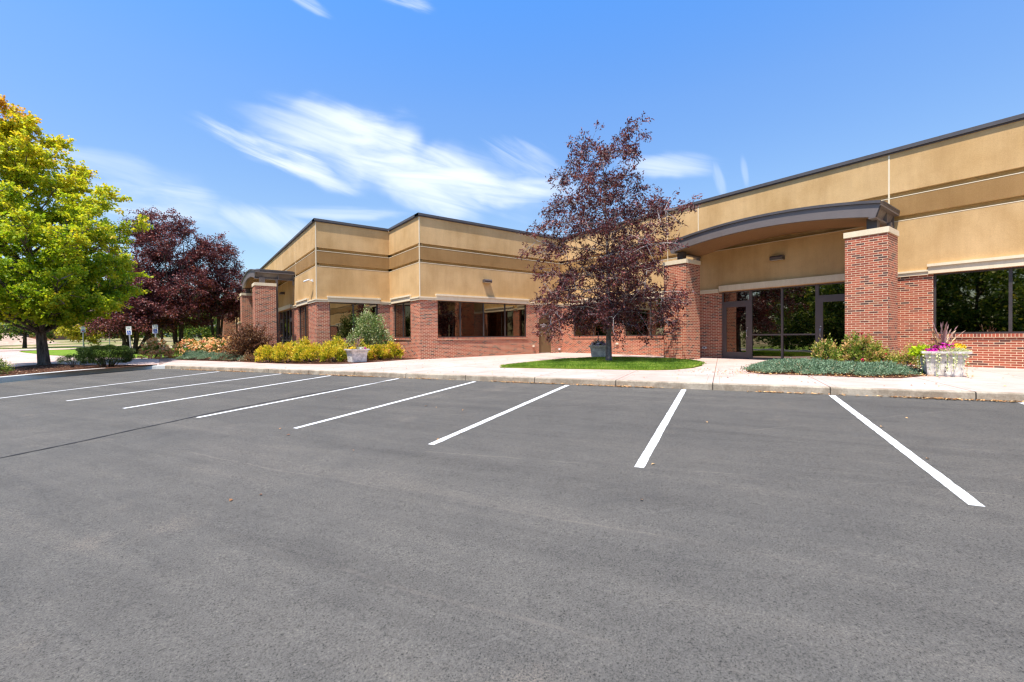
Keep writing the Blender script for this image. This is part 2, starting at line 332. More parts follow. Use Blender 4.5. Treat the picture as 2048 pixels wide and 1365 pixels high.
def concrete(t, b):
    p = geo(t); x = t.new('ShaderNodeSeparateXYZ'); t.l.new(p, x.inputs[0])
    dx = t.math('SUBTRACT', x.outputs[0], 11.66); dy = t.math('SUBTRACT', x.outputs[1], 0.73)
    s = t.math('ADD', t.math('MULTIPLY', dx, -0.459), t.math('MULTIPLY', dy, 0.888))
    d = t.math('ADD', t.math('MULTIPLY', dx, 0.888), t.math('MULTIPLY', dy, 0.459))
    def lines(v, per, off, w):
        fr = t.math('FRACT', t.math('ADD', t.math('DIVIDE', v, per), 50+off))
        return t.smooth(t.math('ABSOLUTE', t.math('SUBTRACT', fr, 0.5)), w/per, w/per*0.4)
    a = lines(s, 2.155, 0.22, 0.016); a2 = t.math('MAXIMUM', lines(s, 2.155, 0.22+0.06, 0.010), lines(s, 2.155, 0.22-0.06, 0.010))
    near = t.smooth(d, 1.75, 1.74)
    e = t.math('MAXIMUM', t.math('MULTIPLY', t.math('MAXIMUM', a, t.math('MULTIPLY', a2, 0.5)), near), t.smooth(t.math('ABSOLUTE', t.math('SUBTRACT', d, 1.75)), 0.012, 0.004))
    far = t.math('SUBTRACT', 1.0, near)
    e = t.math('MAXIMUM', e, t.math('MULTIPLY', far, t.math('MAXIMUM', lines(s, 2.155, 0.22, 0.014), lines(d, 2.4, 0.3, 0.014))))
    c = t.mix(t.smooth(t.noise(p, 0.8, 5, 0.65), 0.3, 0.7), (0.435,0.312,0.258,1), (0.535,0.398,0.342,1))
    c = t.mix(0.6, c, t.ramp(t.noise(p, 6, 5, 0.7), [(0.3,(0.86,0.85,0.83)),(0.7,(1.06,1.06,1.06))]), 'MULTIPLY')
    c = t.mix(0.5, c, t.ramp(t.noise(p, 70, 3, 0.7), [(0.3,(0.88,0.88,0.88)),(0.7,(1.08,1.08,1.08))]), 'MULTIPLY')
    cs_ = t.new('ShaderNodeCombineXYZ'); t.set(cs_.inputs[0], t.math('MULTIPLY', s, 0.3)); t.set(cs_.inputs[1], t.math('MULTIPLY', d, 2.4))
    st = t.smooth(t.noise(cs_.outputs[0], 1.1, 6, 0.75), 0.52, 0.72)
    c = t.mix(t.math('MULTIPLY', st, 0.35), c, (0.31,0.225,0.14,1))
    t.l.new(t.mix(t.math('MULTIPLY', e, 0.85), c, (0.12,0.095,0.07,1)), b.inputs['Base Color'])
    bump(t, b, t.noise(p, 60, 3), 0.15, 0.01)
M['concrete'] = mat('pale concrete', concrete, rough=0.85, spec=0.2)
def kerb(t, b):
    p = geo(t); x = t.new('ShaderNodeSeparateXYZ'); t.l.new(p, x.inputs[0])
    s = t.math('ADD', t.math('MULTIPLY', t.math('SUBTRACT', x.outputs[0], 11.66), -0.459), t.math('MULTIPLY', t.math('SUBTRACT', x.outputs[1], 0.73), 0.888))
    fr = t.math('FRACT', t.math('ADD', t.math('DIVIDE', s, 2.155), 50.22)); jt = t.smooth(t.math('ABSOLUTE', t.math('SUBTRACT', fr, 0.5)), 0.007, 0.003)
    c = t.mix(t.smooth(t.noise(p, 2.5, 6, 0.75), 0.35, 0.68), (0.26,0.205,0.145,1), (0.46,0.385,0.29,1))
    c = t.mix(0.7, c, t.ramp(t.noise(p, 30, 4, 0.7), [(0.3,(0.72,0.72,0.72)),(0.7,(1.1,1.1,1.1))]), 'MULTIPLY')
    t.l.new(t.mix(jt, c, (0.05,0.04,0.03,1)), b.inputs['Base Color']); bump(t, b, t.noise(p, 25, 4), 0.4, 0.01)
M['kerb'] = mat('weathered kerb concrete', kerb, rough=0.9, spec=0.15)
def kerb_grey(t, b):
    p = geo(t)
    c = t.mix(t.noise(p, 3, 6, 0.75), (0.45,0.45,0.41,1), (0.66,0.65,0.60,1))
    t.l.new(t.mix(0.6, c, t.ramp(t.noise(p, 30, 4, 0.7), [(0.3,(0.75,0.75,0.75)),(0.7,(1.1,1.1,1.1))]), 'MULTIPLY'), b.inputs['Base Color'])
M['kerb_grey'] = mat('grey kerb concrete', kerb_grey, rough=0.9, spec=0.15)
def paint(t, b):
    p = geo(t); n = t.noise(p, 60, 4, 0.8); n2 = t.noise(p, 3.0, 3)
    wear = t.smooth(t.math('ADD', n, t.math('MULTIPLY', n2, 0.35)), 0.735, 0.80)
    t.l.new(t.mix(t.math('MULTIPLY', wear, 0.85), t.mix(t.smooth(t.noise(p, 9, 5, 0.8), 0.35, 0.7), (0.60,0.59,0.56,1), (0.78,0.77,0.74,1)), (0.12,0.11,0.10,1)), b.inputs['Base Color'])
M['paint'] = mat('white line paint', paint, rough=0.7)
M['tar'] = mat('crack sealant', None, (0.022,0.020,0.020,1), 0.7)
def mulch(t, b):
    p = geo(t); c = t.ramp(t.noise(p, 28, 5, 0.8, 0.6), [(0.3,(0.022,0.010,0.006)),(0.5,(0.085,0.036,0.020)),(0.68,(0.18,0.090,0.052))])
    t.l.new(c, b.inputs['Base Color']); bump(t, b, t.noise(p, 30, 4, 0.8, 0.5), 1.0, 0.04)
M['mulch'] = mat('red bark mulch', mulch, rough=0.95, spec=0.1)
def lawnm(t, b):
    p = geo(t); c = t.ramp(t.noise(p, 6, 6, 0.8), [(0.3,(0.07,0.13,0.012)),(0.55,(0.17,0.26,0.024)),(0.75,(0.30,0.38,0.05))])
    t.l.new(c, b.inputs['Base Color']); bump(t, b, t.noise(p, 60, 3, 0.8), 1.0, 0.04)
M['lawn'] = mat('mown lawn', lawnm, rough=0.9, spec=0.1)
def field(t, b):
    p = geo(t); x = t.new('ShaderNodeSeparateXYZ'); t.l.new(p, x.inputs[0]); cs_ = t.new('ShaderNodeCombineXYZ')
    t.set(cs_.inputs[0], t.math('MULTIPLY', t.math('SUBTRACT', t.math('MULTIPLY', x.outputs[0], 0.8), t.math('MULTIPLY', x.outputs[1], 0.6)), 0.07)); t.set(cs_.inputs[1], t.math('MULTIPLY', t.math('ADD', t.math('MULTIPLY', x.outputs[0], 0.6), t.math('MULTIPLY', x.outputs[1], 0.8)), 0.10))
    n = t.noise(cs_.outputs[0], 1.0, 8, 0.72, 0.4)
    c = t.ramp(n, [(0.38,(0.075,0.11,0.028)),(0.47,(0.15,0.17,0.05)),(0.52,(0.27,0.22,0.11)),(0.57,(0.46,0.33,0.22)),(0.62,(0.22,0.20,0.09)),(0.70,(0.42,0.31,0.20))])
    t.l.new(t.mix(0.6, c, t.ramp(t.noise(p, 3, 5, 0.8), [(0.3,(0.65,0.65,0.65)),(0.7,(1.2,1.2,1.2))]), 'MULTIPLY'), b.inputs['Base Color'])
M['field'] = mat('dry open field', field, rough=0.95, spec=0.05)
def barkm(c1, c2, sc=(14,14,1.5)):
    def f(t, b):
        p = geo(t); n = t.noise(t.mapping(p, scale=sc), 1.2, 5, 0.75)
        t.l.new(t.ramp(n, [(0.35,c1),(0.65,c2)]), b.inputs['Base Color']); bump(t, b, n, 0.9, 0.03)
    return f
M['bark'] = mat('furrowed grey bark', barkm((0.035,0.026,0.02),(0.20,0.165,0.135)), rough=0.95, spec=0.1)
M['bark_purple'] = mat('smooth grey brown bark', barkm((0.10,0.075,0.06),(0.27,0.225,0.195),(5,5,5)), rough=0.8, spec=0.2)
M['bark_twig'] = mat('pale twig bark', barkm((0.26,0.225,0.21),(0.44,0.40,0.38),(5,5,5)), rough=0.7, spec=0.3)
M['bark_red'] = mat('reddish brown stems', barkm((0.05,0.02,0.012),(0.14,0.06,0.035),(5,5,5)), rough=0.8, spec=0.1)
M['bark_dark'] = mat('dark far bark', barkm((0.035,0.025,0.02),(0.09,0.07,0.055),(5,5,2)), rough=0.95, spec=0.1)
def plantm(t, b):
    p = geo(t); c = t.mix(t.smooth(t.noise(p, 7, 6, 0.75), 0.4, 0.62), (0.55,0.50,0.44,1), (0.84,0.78,0.69,1))
    t.l.new(t.mix(0.5, c, t.ramp(t.noise(p, 60, 4, 0.8), [(0.3,(0.75,0.75,0.74)),(0.7,(1.1,1.1,1.1))]), 'MULTIPLY'), b.inputs['Base Color'])
    bump(t, b, t.noise(p, 40, 4), 0.3, 0.01)
M['planter'] = mat('weathered cast stone', plantm, rough=0.85, spec=0.2)
M['soil'] = mat('potting soil', None, (0.03,0.02,0.013,1), 0.95)
L_ = {}
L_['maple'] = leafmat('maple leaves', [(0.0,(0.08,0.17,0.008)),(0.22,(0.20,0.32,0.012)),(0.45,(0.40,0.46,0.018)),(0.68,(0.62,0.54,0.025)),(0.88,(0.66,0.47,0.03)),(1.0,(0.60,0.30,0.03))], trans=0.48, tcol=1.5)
L_['purple'] = leafmat('purple chokecherry leaves', [(0.0,(0.03,0.010,0.016)),(0.4,(0.090,0.020,0.022)),(0.75,(0.20,0.045,0.036)),(1.0,(0.38,0.13,0.095))], rough=0.5, trans=0.22, spec=0.4)
L_['green'] = leafmat('green tree leaves', [(0.0,(0.035,0.075,0.012)),(0.5,(0.11,0.19,0.025)),(0.85,(0.24,0.30,0.04)),(1.0,(0.45,0.40,0.05))], trans=0.3)
L_['bluegreen'] = leafmat('blue green distant leaves', [(0.0,(0.025,0.05,0.03)),(1.0,(0.09,0.14,0.07))], trans=0.2)
L_['yellowtree'] = leafmat('yellow leaves', [(0.0,(0.10,0.13,0.02)),(0.5,(0.40,0.36,0.02)),(1.0,(0.58,0.46,0.03))], trans=0.35)
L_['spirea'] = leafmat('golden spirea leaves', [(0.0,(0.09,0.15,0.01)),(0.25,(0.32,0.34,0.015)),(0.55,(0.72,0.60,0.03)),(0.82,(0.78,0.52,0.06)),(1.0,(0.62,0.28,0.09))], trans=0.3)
L_['euonymus'] = leafmat('variegated shrub leaves', [(0.0,(0.04,0.09,0.02)),(0.45,(0.14,0.23,0.05)),(0.75,(0.34,0.40,0.14)),(1.0,(0.68,0.68,0.40))], rough=0.35, trans=0.2, spec=0.5)
L_['barberry'] = leafmat('barberry leaves', [(0.0,(0.05,0.022,0.012)),(0.6,(0.15,0.055,0.02)),(0.9,(0.27,0.13,0.035)),(1.0,(0.62,0.42,0.26))], trans=0.2)
L_['rose'] = leafmat('rose leaves', [(0.0,(0.05,0.10,0.012)),(0.4,(0.20,0.29,0.03)),(0.65,(0.50,0.46,0.10)),(1.0,(0.72,0.40,0.18))], trans=0.3)
L_['yew'] = leafmat('yew needles', [(0.0,(0.015,0.035,0.006)),(0.7,(0.05,0.095,0.014)),(1.0,(0.13,0.16,0.025))], trans=0.1)
L_['juniper'] = leafmat('juniper needles', [(0.0,(0.06,0.11,0.055)),(0.5,(0.17,0.26,0.14)),(0.9,(0.38,0.47,0.30)),(1.0,(0.36,0.25,0.13))], trans=0.12)
L_['grass'] = leafmat('grass blades', [(0.0,(0.08,0.16,0.012)),(0.5,(0.24,0.37,0.03)),(0.9,(0.48,0.56,0.09)),(1.0,(0.6,0.52,0.18))], trans=0.3)
L_['litter'] = leafmat('fallen leaves', [(0.0,(0.20,0.08,0.035)),(0.5,(0.52,0.26,0.09)),(1.0,(0.66,0.44,0.20))], trans=0.0)
L_['orange'] = leafmat('orange blossoms', [(0.0,(0.72,0.22,0.12)),(0.3,(0.85,0.40,0.15)),(0.8,(0.90,0.55,0.24)),(1.0,(0.9,0.72,0.45))], trans=0.2)
L_['crimson'] = leafmat('crimson blossoms', [(0.0,(0.45,0.008,0.03)),(1.0,(0.62,0.03,0.09))], trans=0.15)
L_['magenta'] = leafmat('magenta blossoms', [(0.0,(0.42,0.006,0.28)),(0.5,(0.58,0.01,0.30)),(1.0,(0.72,0.06,0.22))], trans=0.15)
L_['yellowfl'] = leafmat('yellow blossoms', [(0.0,(0.75,0.42,0.01)),(1.0,(0.85,0.60,0.03))], trans=0.15)
L_['whitefl'] = leafmat('white and violet blossoms', [(0.0,(0.10,0.03,0.16)),(0.35,(0.30,0.22,0.42)),(0.5,(0.75,0.74,0.74)),(1.0,(0.82,0.82,0.76))], trans=0.15)
L_['lime'] = leafmat('lime vine leaves', [(0.0,(0.26,0.40,0.01)),(1.0,(0.62,0.70,0.02))], trans=0.35)
L_['cream'] = leafmat('cream variegated leaves', [(0.0,(0.14,0.22,0.06)),(0.35,(0.60,0.60,0.26)),(1.0,(0.82,0.80,0.55))], trans=0.25)
L_['spike'] = leafmat('purple spike leaves', [(0.0,(0.10,0.045,0.055)),(0.55,(0.26,0.14,0.13)),(1.0,(0.62,0.48,0.24))], trans=0.1)
L_['chips'] = leafmat('bark chips', [(0.0,(0.035,0.016,0.01)),(0.6,(0.15,0.065,0.035)),(0.92,(0.27,0.14,0.08)),(1.0,(0.5,0.38,0.22))], trans=0.0)

# ------------------------------------------------------------------ heights
def asph(x, y): return 0.0351*x + 0.0144*y
def walk(x, y=0): return 0.4825 + 0.0075*x
def hz(x, y):
    far = max(0.0, 0.6*x+0.8*y-45)*0.018
    return min(asph(x, y)+0.15, walk(x)) + min(far, 2.6)
P0 = np.array((11.66, 0.73)); SD = np.array((-0.459, 0.888)); DD = np.array((0.888, 0.459))
def sd(s, d): return P0 + SD*s + DD*d

def sheet(name, poly, zf, material, label=None, cat=None, kind='structure', skirt=0.0, inset=0.0, sub=0.0):
    """flat polygon draped on zf; optional vertical skirt"""
    bm = bmesh.new(); vs = [bm.verts.new((x, y, 0)) for x, y in poly]; fc = bm.faces.new(vs)
    if fc.normal.z < 0 or sum((poly[i][0]*poly[(i+1)%len(poly)][1]-poly[(i+1)%len(poly)][0]*poly[i][1]) for i in range(len(poly))) < 0: fc.normal_flip()
    bmesh.ops.triangulate(bm, faces=[fc])
    if sub:
        for _ in range(5):
            long = [e for e in bm.edges if e.calc_length() > sub]
            if not long: break
            bmesh.ops.subdivide_edges(bm, edges=long, cuts=1); bmesh.ops.triangulate(bm, faces=bm.faces[:])
    for v in bm.verts: v.co.z = zf(v.co.x, v.co.y)
    if skirt:
        be = [e for e in bm.edges if e.is_boundary]
        r = bmesh.ops.extrude_edge_only(bm, edges=be)
        for v in [q for q in r['geom'] if isinstance(q, bmesh.types.BMVert)]: v.co.z -= skirt
    bm.normal_update()
    me = bpy.data.meshes.new(name); bm.to_mesh(me); bm.free(); me.materials.append(material)
    o = bpy.data.objects.new(name, me); link(o, None, label, cat, None, kind); return o

# ------------------------------------------------------------------ ground
xs = sorted(set([round(float(v),3) for v in np.concatenate([np.linspace(-24,30,28), -24-np.geomspace(3,600,16), 30+np.geomspace(3,600,14)])]))
ys = sorted(set([round(float(v),3) for v in np.concatenate([np.linspace(-24,120,72), -24-np.geomspace(3,500,14), 120+np.geomspace(4,700,20)])]))
vv = []; ff = []
for j, y in enumerate(ys):
    for i, x in enumerate(xs):
        z = max(min(asph(x,y)+0.15, walk(x)), -0.9) + min(max(0.0, 0.6*x+0.8*y-45)*0.018, 2.6) - 0.22*(1 if 0.6*x+0.8*y < 52 else max(0, 1-(0.6*x+0.8*y-52)/12))
        vv.append((x, y, z))
nx = len(xs)
for j in range(len(ys)-1):
    for i in range(nx-1): ff.append((j*nx+i, j*nx+i+1, (j+1)*nx+i+1, (j+1)*nx+i))
me = bpy.data.meshes.new('ground'); me.from_pydata(vv, [], ff); me.materials.append(M['field'])
link(bpy.data.objects.new('ground', me), kind='structure', label='dry open field of patchy weeds and bare soil behind the trees')

CORNER = (-0.72, 24.7)
lot = [tuple(sd(-60, 0.05)), tuple(sd(27.0, 0.05)), (-1.1, 24.95), (-1.9, 25.0), (-2.7, 24.75), (-5.19, 23.0), (-16.0, 17.43), (-30.0, 10.2), (-34,-26), (12,-60)]
sheet('parking_lot', lot, asph, M['asphalt'])

# kerbs: one sweep for the walk, one for the island
def sweep(name, path, zf, material, label, width=0.15, h=0.15, **kw):
    mb = MB(); n = len(path); pts = [np.array(p, float) for p in path]; rows = []
    for i, p in enumerate(pts):
        d = pts[min(i+1,n-1)] - pts[max(i-1,0)]; d /= np.linalg.norm(d); nn = np.array((d[1], -d[0]))
        z0 = asph(p[0], p[1]); z1 = zf(p[0], p[1])
        prof = [(0.0, z0-0.12), (0.012, z1-0.025), (0.022, z1-0.008), (0.045, z1), (width, z1), (width, z0-0.12)]
        rows.append([(p[0]+nn[0]*o, p[1]+nn[1]*o, z) for o, z in prof])
    for a, b in zip(rows, rows[1:]):
        for k in range(5): mb.quad([a[k], b[k], b[k+1], a[k+1]])
    mb.quad(rows[0]); mb.quad(rows[-1][::-1])
    return mb.build(name, material, label=label, kind='structure')
main_path = [tuple(sd(s, 0)) for s in np.arange(-60, 27.01, 1.0)]
sweep('curb', main_path, lambda x, y: walk(x)+0.001, M['kerb'], 'weathered concrete curb edging the front walk')
isl = [tuple(sd(27.0,0)), (-1.05,24.93), (-1.5,25.05), (-2.0,25.02), (-2.6,24.80), (-3.55,24.30), (-5.19,23.0+0.0)]
isl[-1] = (-5.25, 23.1)
isl += [(-8.0,21.65), (-12.0,19.6), (-16.0,17.5), (-30,10.3)]
isl = [tuple(np.array(p)) for p in isl]
fine = []
for a, b in zip(isl, isl[1:]):
    k = max(1, int(np.hypot(b[0]-a[0], b[1]-a[1])/1.0))
    for i in range(k): fine.append((a[0]+(b[0]-a[0])*i/k, a[1]+(b[1]-a[1])*i/k))
fine.append(isl[-1])
sweep('curb', fine, lambda x, y: min(asph(x,y)+0.15, walk(x))+0.001+0.06*min(1.0, max(0.0, (-1.6-x)/1.5)), M['kerb_grey'], 'grey concrete curb around the tree island')

# pale concrete walks: front walk and court, plus the walk behind the island
def wz(x, y): return walk(x)
inner = [(p[0]+0.10*(1 if p[0] > -0.8 else 0.3), p[1]+0.13) for p in isl[1:7]]
walkp = [tuple(sd(-60,0.148)), tuple(sd(27.0,0.148)), (-0.95,25.05), (-0.46,30.97), (-1.3,35.2), (5.5,60), (30,60), (60,20), (60,-46)]
sheet('sidewalk', walkp, wz, M['concrete'])
def hz0(x, y): return min(asph(x,y)+0.15, walk(x))
back = [(-0.955,25.07), (-1.9,25.17), (-2.6,25.0), (-8.0,27.3), (-14,24.5), (-20,30), (-32,50), (-34,76), (-16.5,79.5), (-14.0,69.0), (-8.75,50.64), (-5.84,43.15), (-2.81,36.76), (-1.3,35.22), (-0.462,30.95)]
sheet('walkway', back, lambda x, y: hz0(x,y)+max(0,0.6*x+0.8*y-45)*0.018-0.004, M['concrete'], sub=6)
# lawn left of the building, strip of back walk, drive
lawnL = [(-14.35,69.63), (-8.75,50.64), (-5.84,43.15), (-2.81,36.76), (-1.3,35.2), (-0.48,32.55), (-0.2,31.4), (4.6,40), (5.3,75), (-3.2,66.5), (-9.6,71.3), (-13.2,72.2)]
sheet('lawn', lawnL, lambda x, y: hz(x,y)+0.03, M['lawn'], sub=5, skirt=0.1)
sheet('back_walk', [(-40,86.5),(-14.05,72.3),(-9.57,70.8),(-3.2,66.2),(5.3,62),(5.3,66),(-3.4,71),(-10.8,76),(-18.3,82),(-40,97)], lambda x, y: hz(x,y)+0.05, M['concrete'], sub=5)
sheet('drive', [(-40,73),(-22,72),(-17,74.5),(-15.3,77.5),(-18,79.8),(-40,86)], lambda x, y: hz(x,y)+0.035, M['asphalt'], sub=5)
sheet('verge', [(-40,97),(-18.3,82),(-10.8,76),(-3.4,71),(5.3,66),(5.3,69),(-3.6,74),(-11,79.5),(-19,86.5),(-40,103)], lambda x, y: hz(x,y)+0.04, M['lawn'], sub=5)
# lawn round the purple tree
lawn1 = [(8.765,12.40),(9.6,12.8),(10.58,13.05),(12.0,13.5),(13.4,13.75),(14.6,13.5),(15.5,12.8),(15.9,11.6),(15.9,10.4),(15.5,9.2),(14.8,8.4),(14.0,7.95),(12.9,7.65),(11.9,7.7),(11.3,8.15),(10.8,9.0),(10.0,10.3),(9.2,11.7)]
sheet('lawn', lawn1, lambda x, y: walk(x)+0.035, M['lawn'], skirt=0.05, label='small green lawn around the purple tree')
# mulch beds
bedL = [(-0.45,31.0),(-0.2,30.2),(0.65,28.2),(2.1,25.2),(3.2,22.1),(3.9,20.7),(4.6,19.8),(5.2,19.25),(5.7,19.1),(7.06,19.42),(8.2,19.83),(9.18,19.98),(9.17,23.57),(5.32,23.57),(5.33,40),(4.6,40)]
sheet('mulch_bed', bedL, lambda x, y: walk(x)+0.02, M['mulch'], skirt=0.04)
bedR = [(12.35,5.24),(12.6,5.8),(13.2,6.15),(14.0,6.5),(14.9,6.7),(15.9,6.65),(16.7,6.2),(17.3,5.3),(17.7,3.9),(17.75,2.8),(16.9,2.3),(15.2,2.15),(14.6,2.42),(13.9,2.58),(13.38,2.72),(13.0,3.3),(12.8,4.3)]
sheet('mulch_bed', bedR, lambda x, y: walk(x)+0.02, M['mulch'], skirt=0.04)
islp = [(-1.0,25.05),(-1.5,25.20),(-2.0,25.17),(-2.62,24.95),(-3.6,24.45),(-5.3,23.25),(-8.1,21.8),(-12.1,19.75),(-16.1,17.65),(-20,15.6),(-22,20),(-14,25),(-7.8,29.2),(-6.33,30.6),(-5.6,31.4),(-4.9,30.6),(-4.34,29.28),(-2.38,26.65),(-1.3,25.3)]
sheet('mulch_bed', islp, lambda x, y: hz0(x,y)+0.012+0.03, M['mulch'], skirt=0.06)

# stall lines
lines = [((1.098,20.813),(-4.25,17.16)), ((2.798,17.641),(-2.355,15.189)), ((3.959,15.496),(-1.085,12.623)), ((5.259,12.832),(0.163,10.151)),
         ((6.516,10.417),(1.421,7.827)), ((7.785,8.024),(2.664,5.413)), ((9.06,5.585),(3.977,2.996)), ((10.332,3.144),(5.261,0.576)), ((11.60,0.77),(6.5,-1.87))]
for k, (a, b) in enumerate(lines):
    a = np.array(a); b = np.array(b); d = (b-a)/np.linalg.norm(b-a); a = a - d*(-0.03)
    cx = np.array((-0.459, 0.888))*0.053
    mb = MB(); n = 60; w_ = rng.normal(0, 0.006, (n+1, 2))
    P = [a+(b-a)*i/n for i in range(n+1)]
    for i in range(n):
        q = [P[i]-cx*(1+w_[i,0]*8), P[i+1]-cx*(1+w_[i+1,0]*8), P[i+1]+cx*(1+w_[i+1,1]*8), P[i]+cx*(1+w_[i,1]*8)]
        mb.quad([(x, y, asph(x,y)+0.004) for x, y in q])
    mb.build('parking_line', M['paint'], kind='structure', group='white parking stall lines')
crack = [(-6.5,6.4),(-2.011,8.823),(-1.6,9.07),(-1.248,9.291),(-0.7,9.72),(-0.235,10.024),(0.2,10.36),(0.571,10.62),(1.3,11.02),(1.825,11.30),(2.5,11.62),(3.2,11.93),(4.0,12.25),(5.1,12.62)]
mb = MB(); cw = 0.03
for i in range(len(crack)-1):
    a = np.array(crack[i]); b = np.array(crack[i+1]); K = 6
    for j in range(K):
        p = a+(b-a)*j/K; q = a+(b-a)*(j+1)/K; nn = np.array((-(b-a)[1], (b-a)[0])); nn /= np.linalg.norm(nn)
        w0 = cw*(0.75+0.35*math.sin((i*K+j)*1.7)); w1 = cw*(0.75+0.35*math.sin((i*K+j+1)*1.7))
        mb.quad([(*(p-nn*w0), asph(*p)+0.006), (*(q-nn*w1), asph(*q)+0.006), (*(q+nn*w1), asph(*q)+0.006), (*(p+nn*w0), asph(*p)+0.006)])
mb.build('crack_seal', M['tar'], kind='structure')

# ================================================================== BUILDING
XR, YC, YA, XB, XD = 18.612, 19.672, 23.56, 9.164, 5.332
ZT, ZLIN, ZSILL = 7.66, 3.48, 1.60
B = empty('office_building', (14, 24, 0.5), 'long low brick and tan stucco office building with two arched entry canopies', 'building')
B0 = np.array((14, 24, 0.5))
def bmb(): return MB(B0)
def P3(ax, c, a, z): return (c, a, z) if ax == 'x' else (a, c, z)
def panel(mb, ax, c, a0, a1, z0, z1, holes=(), reveal=0.11, out=-1):
    """wall skin in plane ax=c with holes and reveals; out = direction the wall faces"""
    A = sorted({a0, a1, *[h[0] for h in holes], *[h[1] for h in holes]}); Z = sorted({z0, z1, *[h[2] for h in holes], *[h[3] for h in holes]})
    A = [a for a in A if a0 <= a <= a1]; Z = [z for z in Z if z0 <= z <= z1]
    for i in range(len(A)-1):
        for j in range(len(Z)-1):
            am, zm = (A[i]+A[i+1])/2, (Z[j]+Z[j+1])/2
            if any(h[0] < am < h[1] and h[2] < zm < h[3] for h in holes): continue
            q = [(A[i],Z[j]),(A[i+1],Z[j]),(A[i+1],Z[j+1]),(A[i],Z[j+1])]
            mb.quad([P3(ax,c,*p) for p in q], q)
    ci = c - out*reveal
    for h in holes:
        b0, b1, y0, y1 = h
        for (a, z, a_, z_) in ((b0,y0,b0,y1),(b1,y0,b1,y1),(b0,y0,b1,y0),(b0,y1,b1,y1)):
            uv = [(a,z),(a_,z_),(a_+(reveal if a==a_ else 0),z_+(reveal if z==z_ else 0)),(a+(reveal if a==a_ else 0),z+(reveal if z==z_ else 0))]
            mb.quad([P3(ax,c,a,z),P3(ax,c,a_,z_),P3(ax,ci,a_,z_),P3(ax,ci,a,z)], uv)
def obox(mb, ax, c, a0, a1, z0, z1, proj, back=0.0, out=-1):
    """box on a wall face: from c-out*back to c+out*proj"""
    p, q = c - out*back, c + out*proj
    if ax == 'x': mb.box(p, q, a0, a1, z0, z1)
    else: mb.box(a0, a1, p, q, z0, z1)

WINS = {'R': [(-22.0,-15.8,'w'),(-12.5,-6.3,'w'),(-3.15,3.005,'w'),(4.95,9.70,'e'),(11.55,14.90,'w'),(15.62,18.73,'w')],
        'C': [(10.12,15.84,'w'),(16.74,17.77,'d')], 'A': [(5.96,8.50,'w')], 'B': [(20.78,23.12,'w')],
        'D': [(25.33,28.00,'w'),(29.9,34.6,'e'),(37.2,40.4,'w'),(42.0,45.2,'w'),(46.8,50.0,'w'),(56.2,61.0,'e'),(64,67,'w')]}
FACES = [('R','x',XR,-46.0,YC), ('C','y',YC,XB,XR), ('B','x',XB,YC,YA), ('A','y',YA,XD,XB), ('D','x',XD,YA,76.0)]
GROUND = {'R':0.56,'C':0.50,'B':0.50,'A':0.48,'D':0.45}
MULL = {('R',0):[-20.4,-18.9,-17.3], ('R',1):[-11,-9.4,-7.8], ('R',2):[1.42,-0.10,-1.62], ('R',4):[13.35], ('R',5):[17.165], ('C',0):[11.47,12.915,14.345], ('A',0):[7.19], ('B',0):[21.95], ('D',0):[26.6],('D',2):[38.8],('D',3):[43.6],('D',4):[48.4],('D',6):[65.5]}
brick = bmb(); up = bmb(); band = bmb(); low = bmb(); lip = bmb(); corner = bmb()
G1, G2 = (6.06, 6.22), (5.28, 5.44)      # the two grooves
for key, ax, c, a0, a1 in FACES:
    holes = []
    for (b0, b1, kd) in WINS[key]:
        holes.append((b0, b1, ZSILL if kd == 'w' else GROUND[key]+0.03, ZLIN if kd != 'd' else 3.02))
    panel(brick, ax, c, a0, a1, GROUND[key]-0.25, 3.47, [(h[0],h[1],h[2],min(h[3],3.4701)) for h in holes], 0.13)
    panel(low, ax, c, a0, a1, 3.47, G2[0]); panel(band, ax, c, a0, a1, G2[1], G1[0]); panel(up, ax, c, a0, a1, G1[1], 7.55)
    for (z0, z1) in (G2, G1):   # recessed groove with sloping pale lower lip
        ci = c + 0.16
        up.quad([P3(ax,c,a0,z1),P3(ax,c,a1,z1),P3(ax,ci,a1,z1),P3(ax,ci,a0,z1)], [(a0,z1),(a1,z1),(a1,z1+.07),(a0,z1+.07)])
        up.quad([P3(ax,ci,a0,z0+0.035),P3(ax,ci,a1,z0+0.035),P3(ax,ci,a1,z1),P3(ax,ci,a0,z1)], [(a0,z0),(a1,z0),(a1,z1),(a0,z1)])
        lip.quad([P3(ax,c,a0,z0),P3(ax,c,a1,z0),P3(ax,ci,a1,z0+0.035),P3(ax,ci,a0,z0+0.035)], [(a0,z0),(a1,z0),(a1,z1),(a0,z1)])
        obox(lip, ax, c, a0, a1, z0-0.012, z0+0.012, 0.006, 0.0)
brick.build('brick_wall', M['brick'], B); low.build('stucco_wall', M['stucco'], B); band.build('stucco_band', M['stucco_dark'], B, label='darker brown stucco band')
up.build('stucco_wall', M['stucco'], B); lip.build('groove_lip', M['cream'], B)
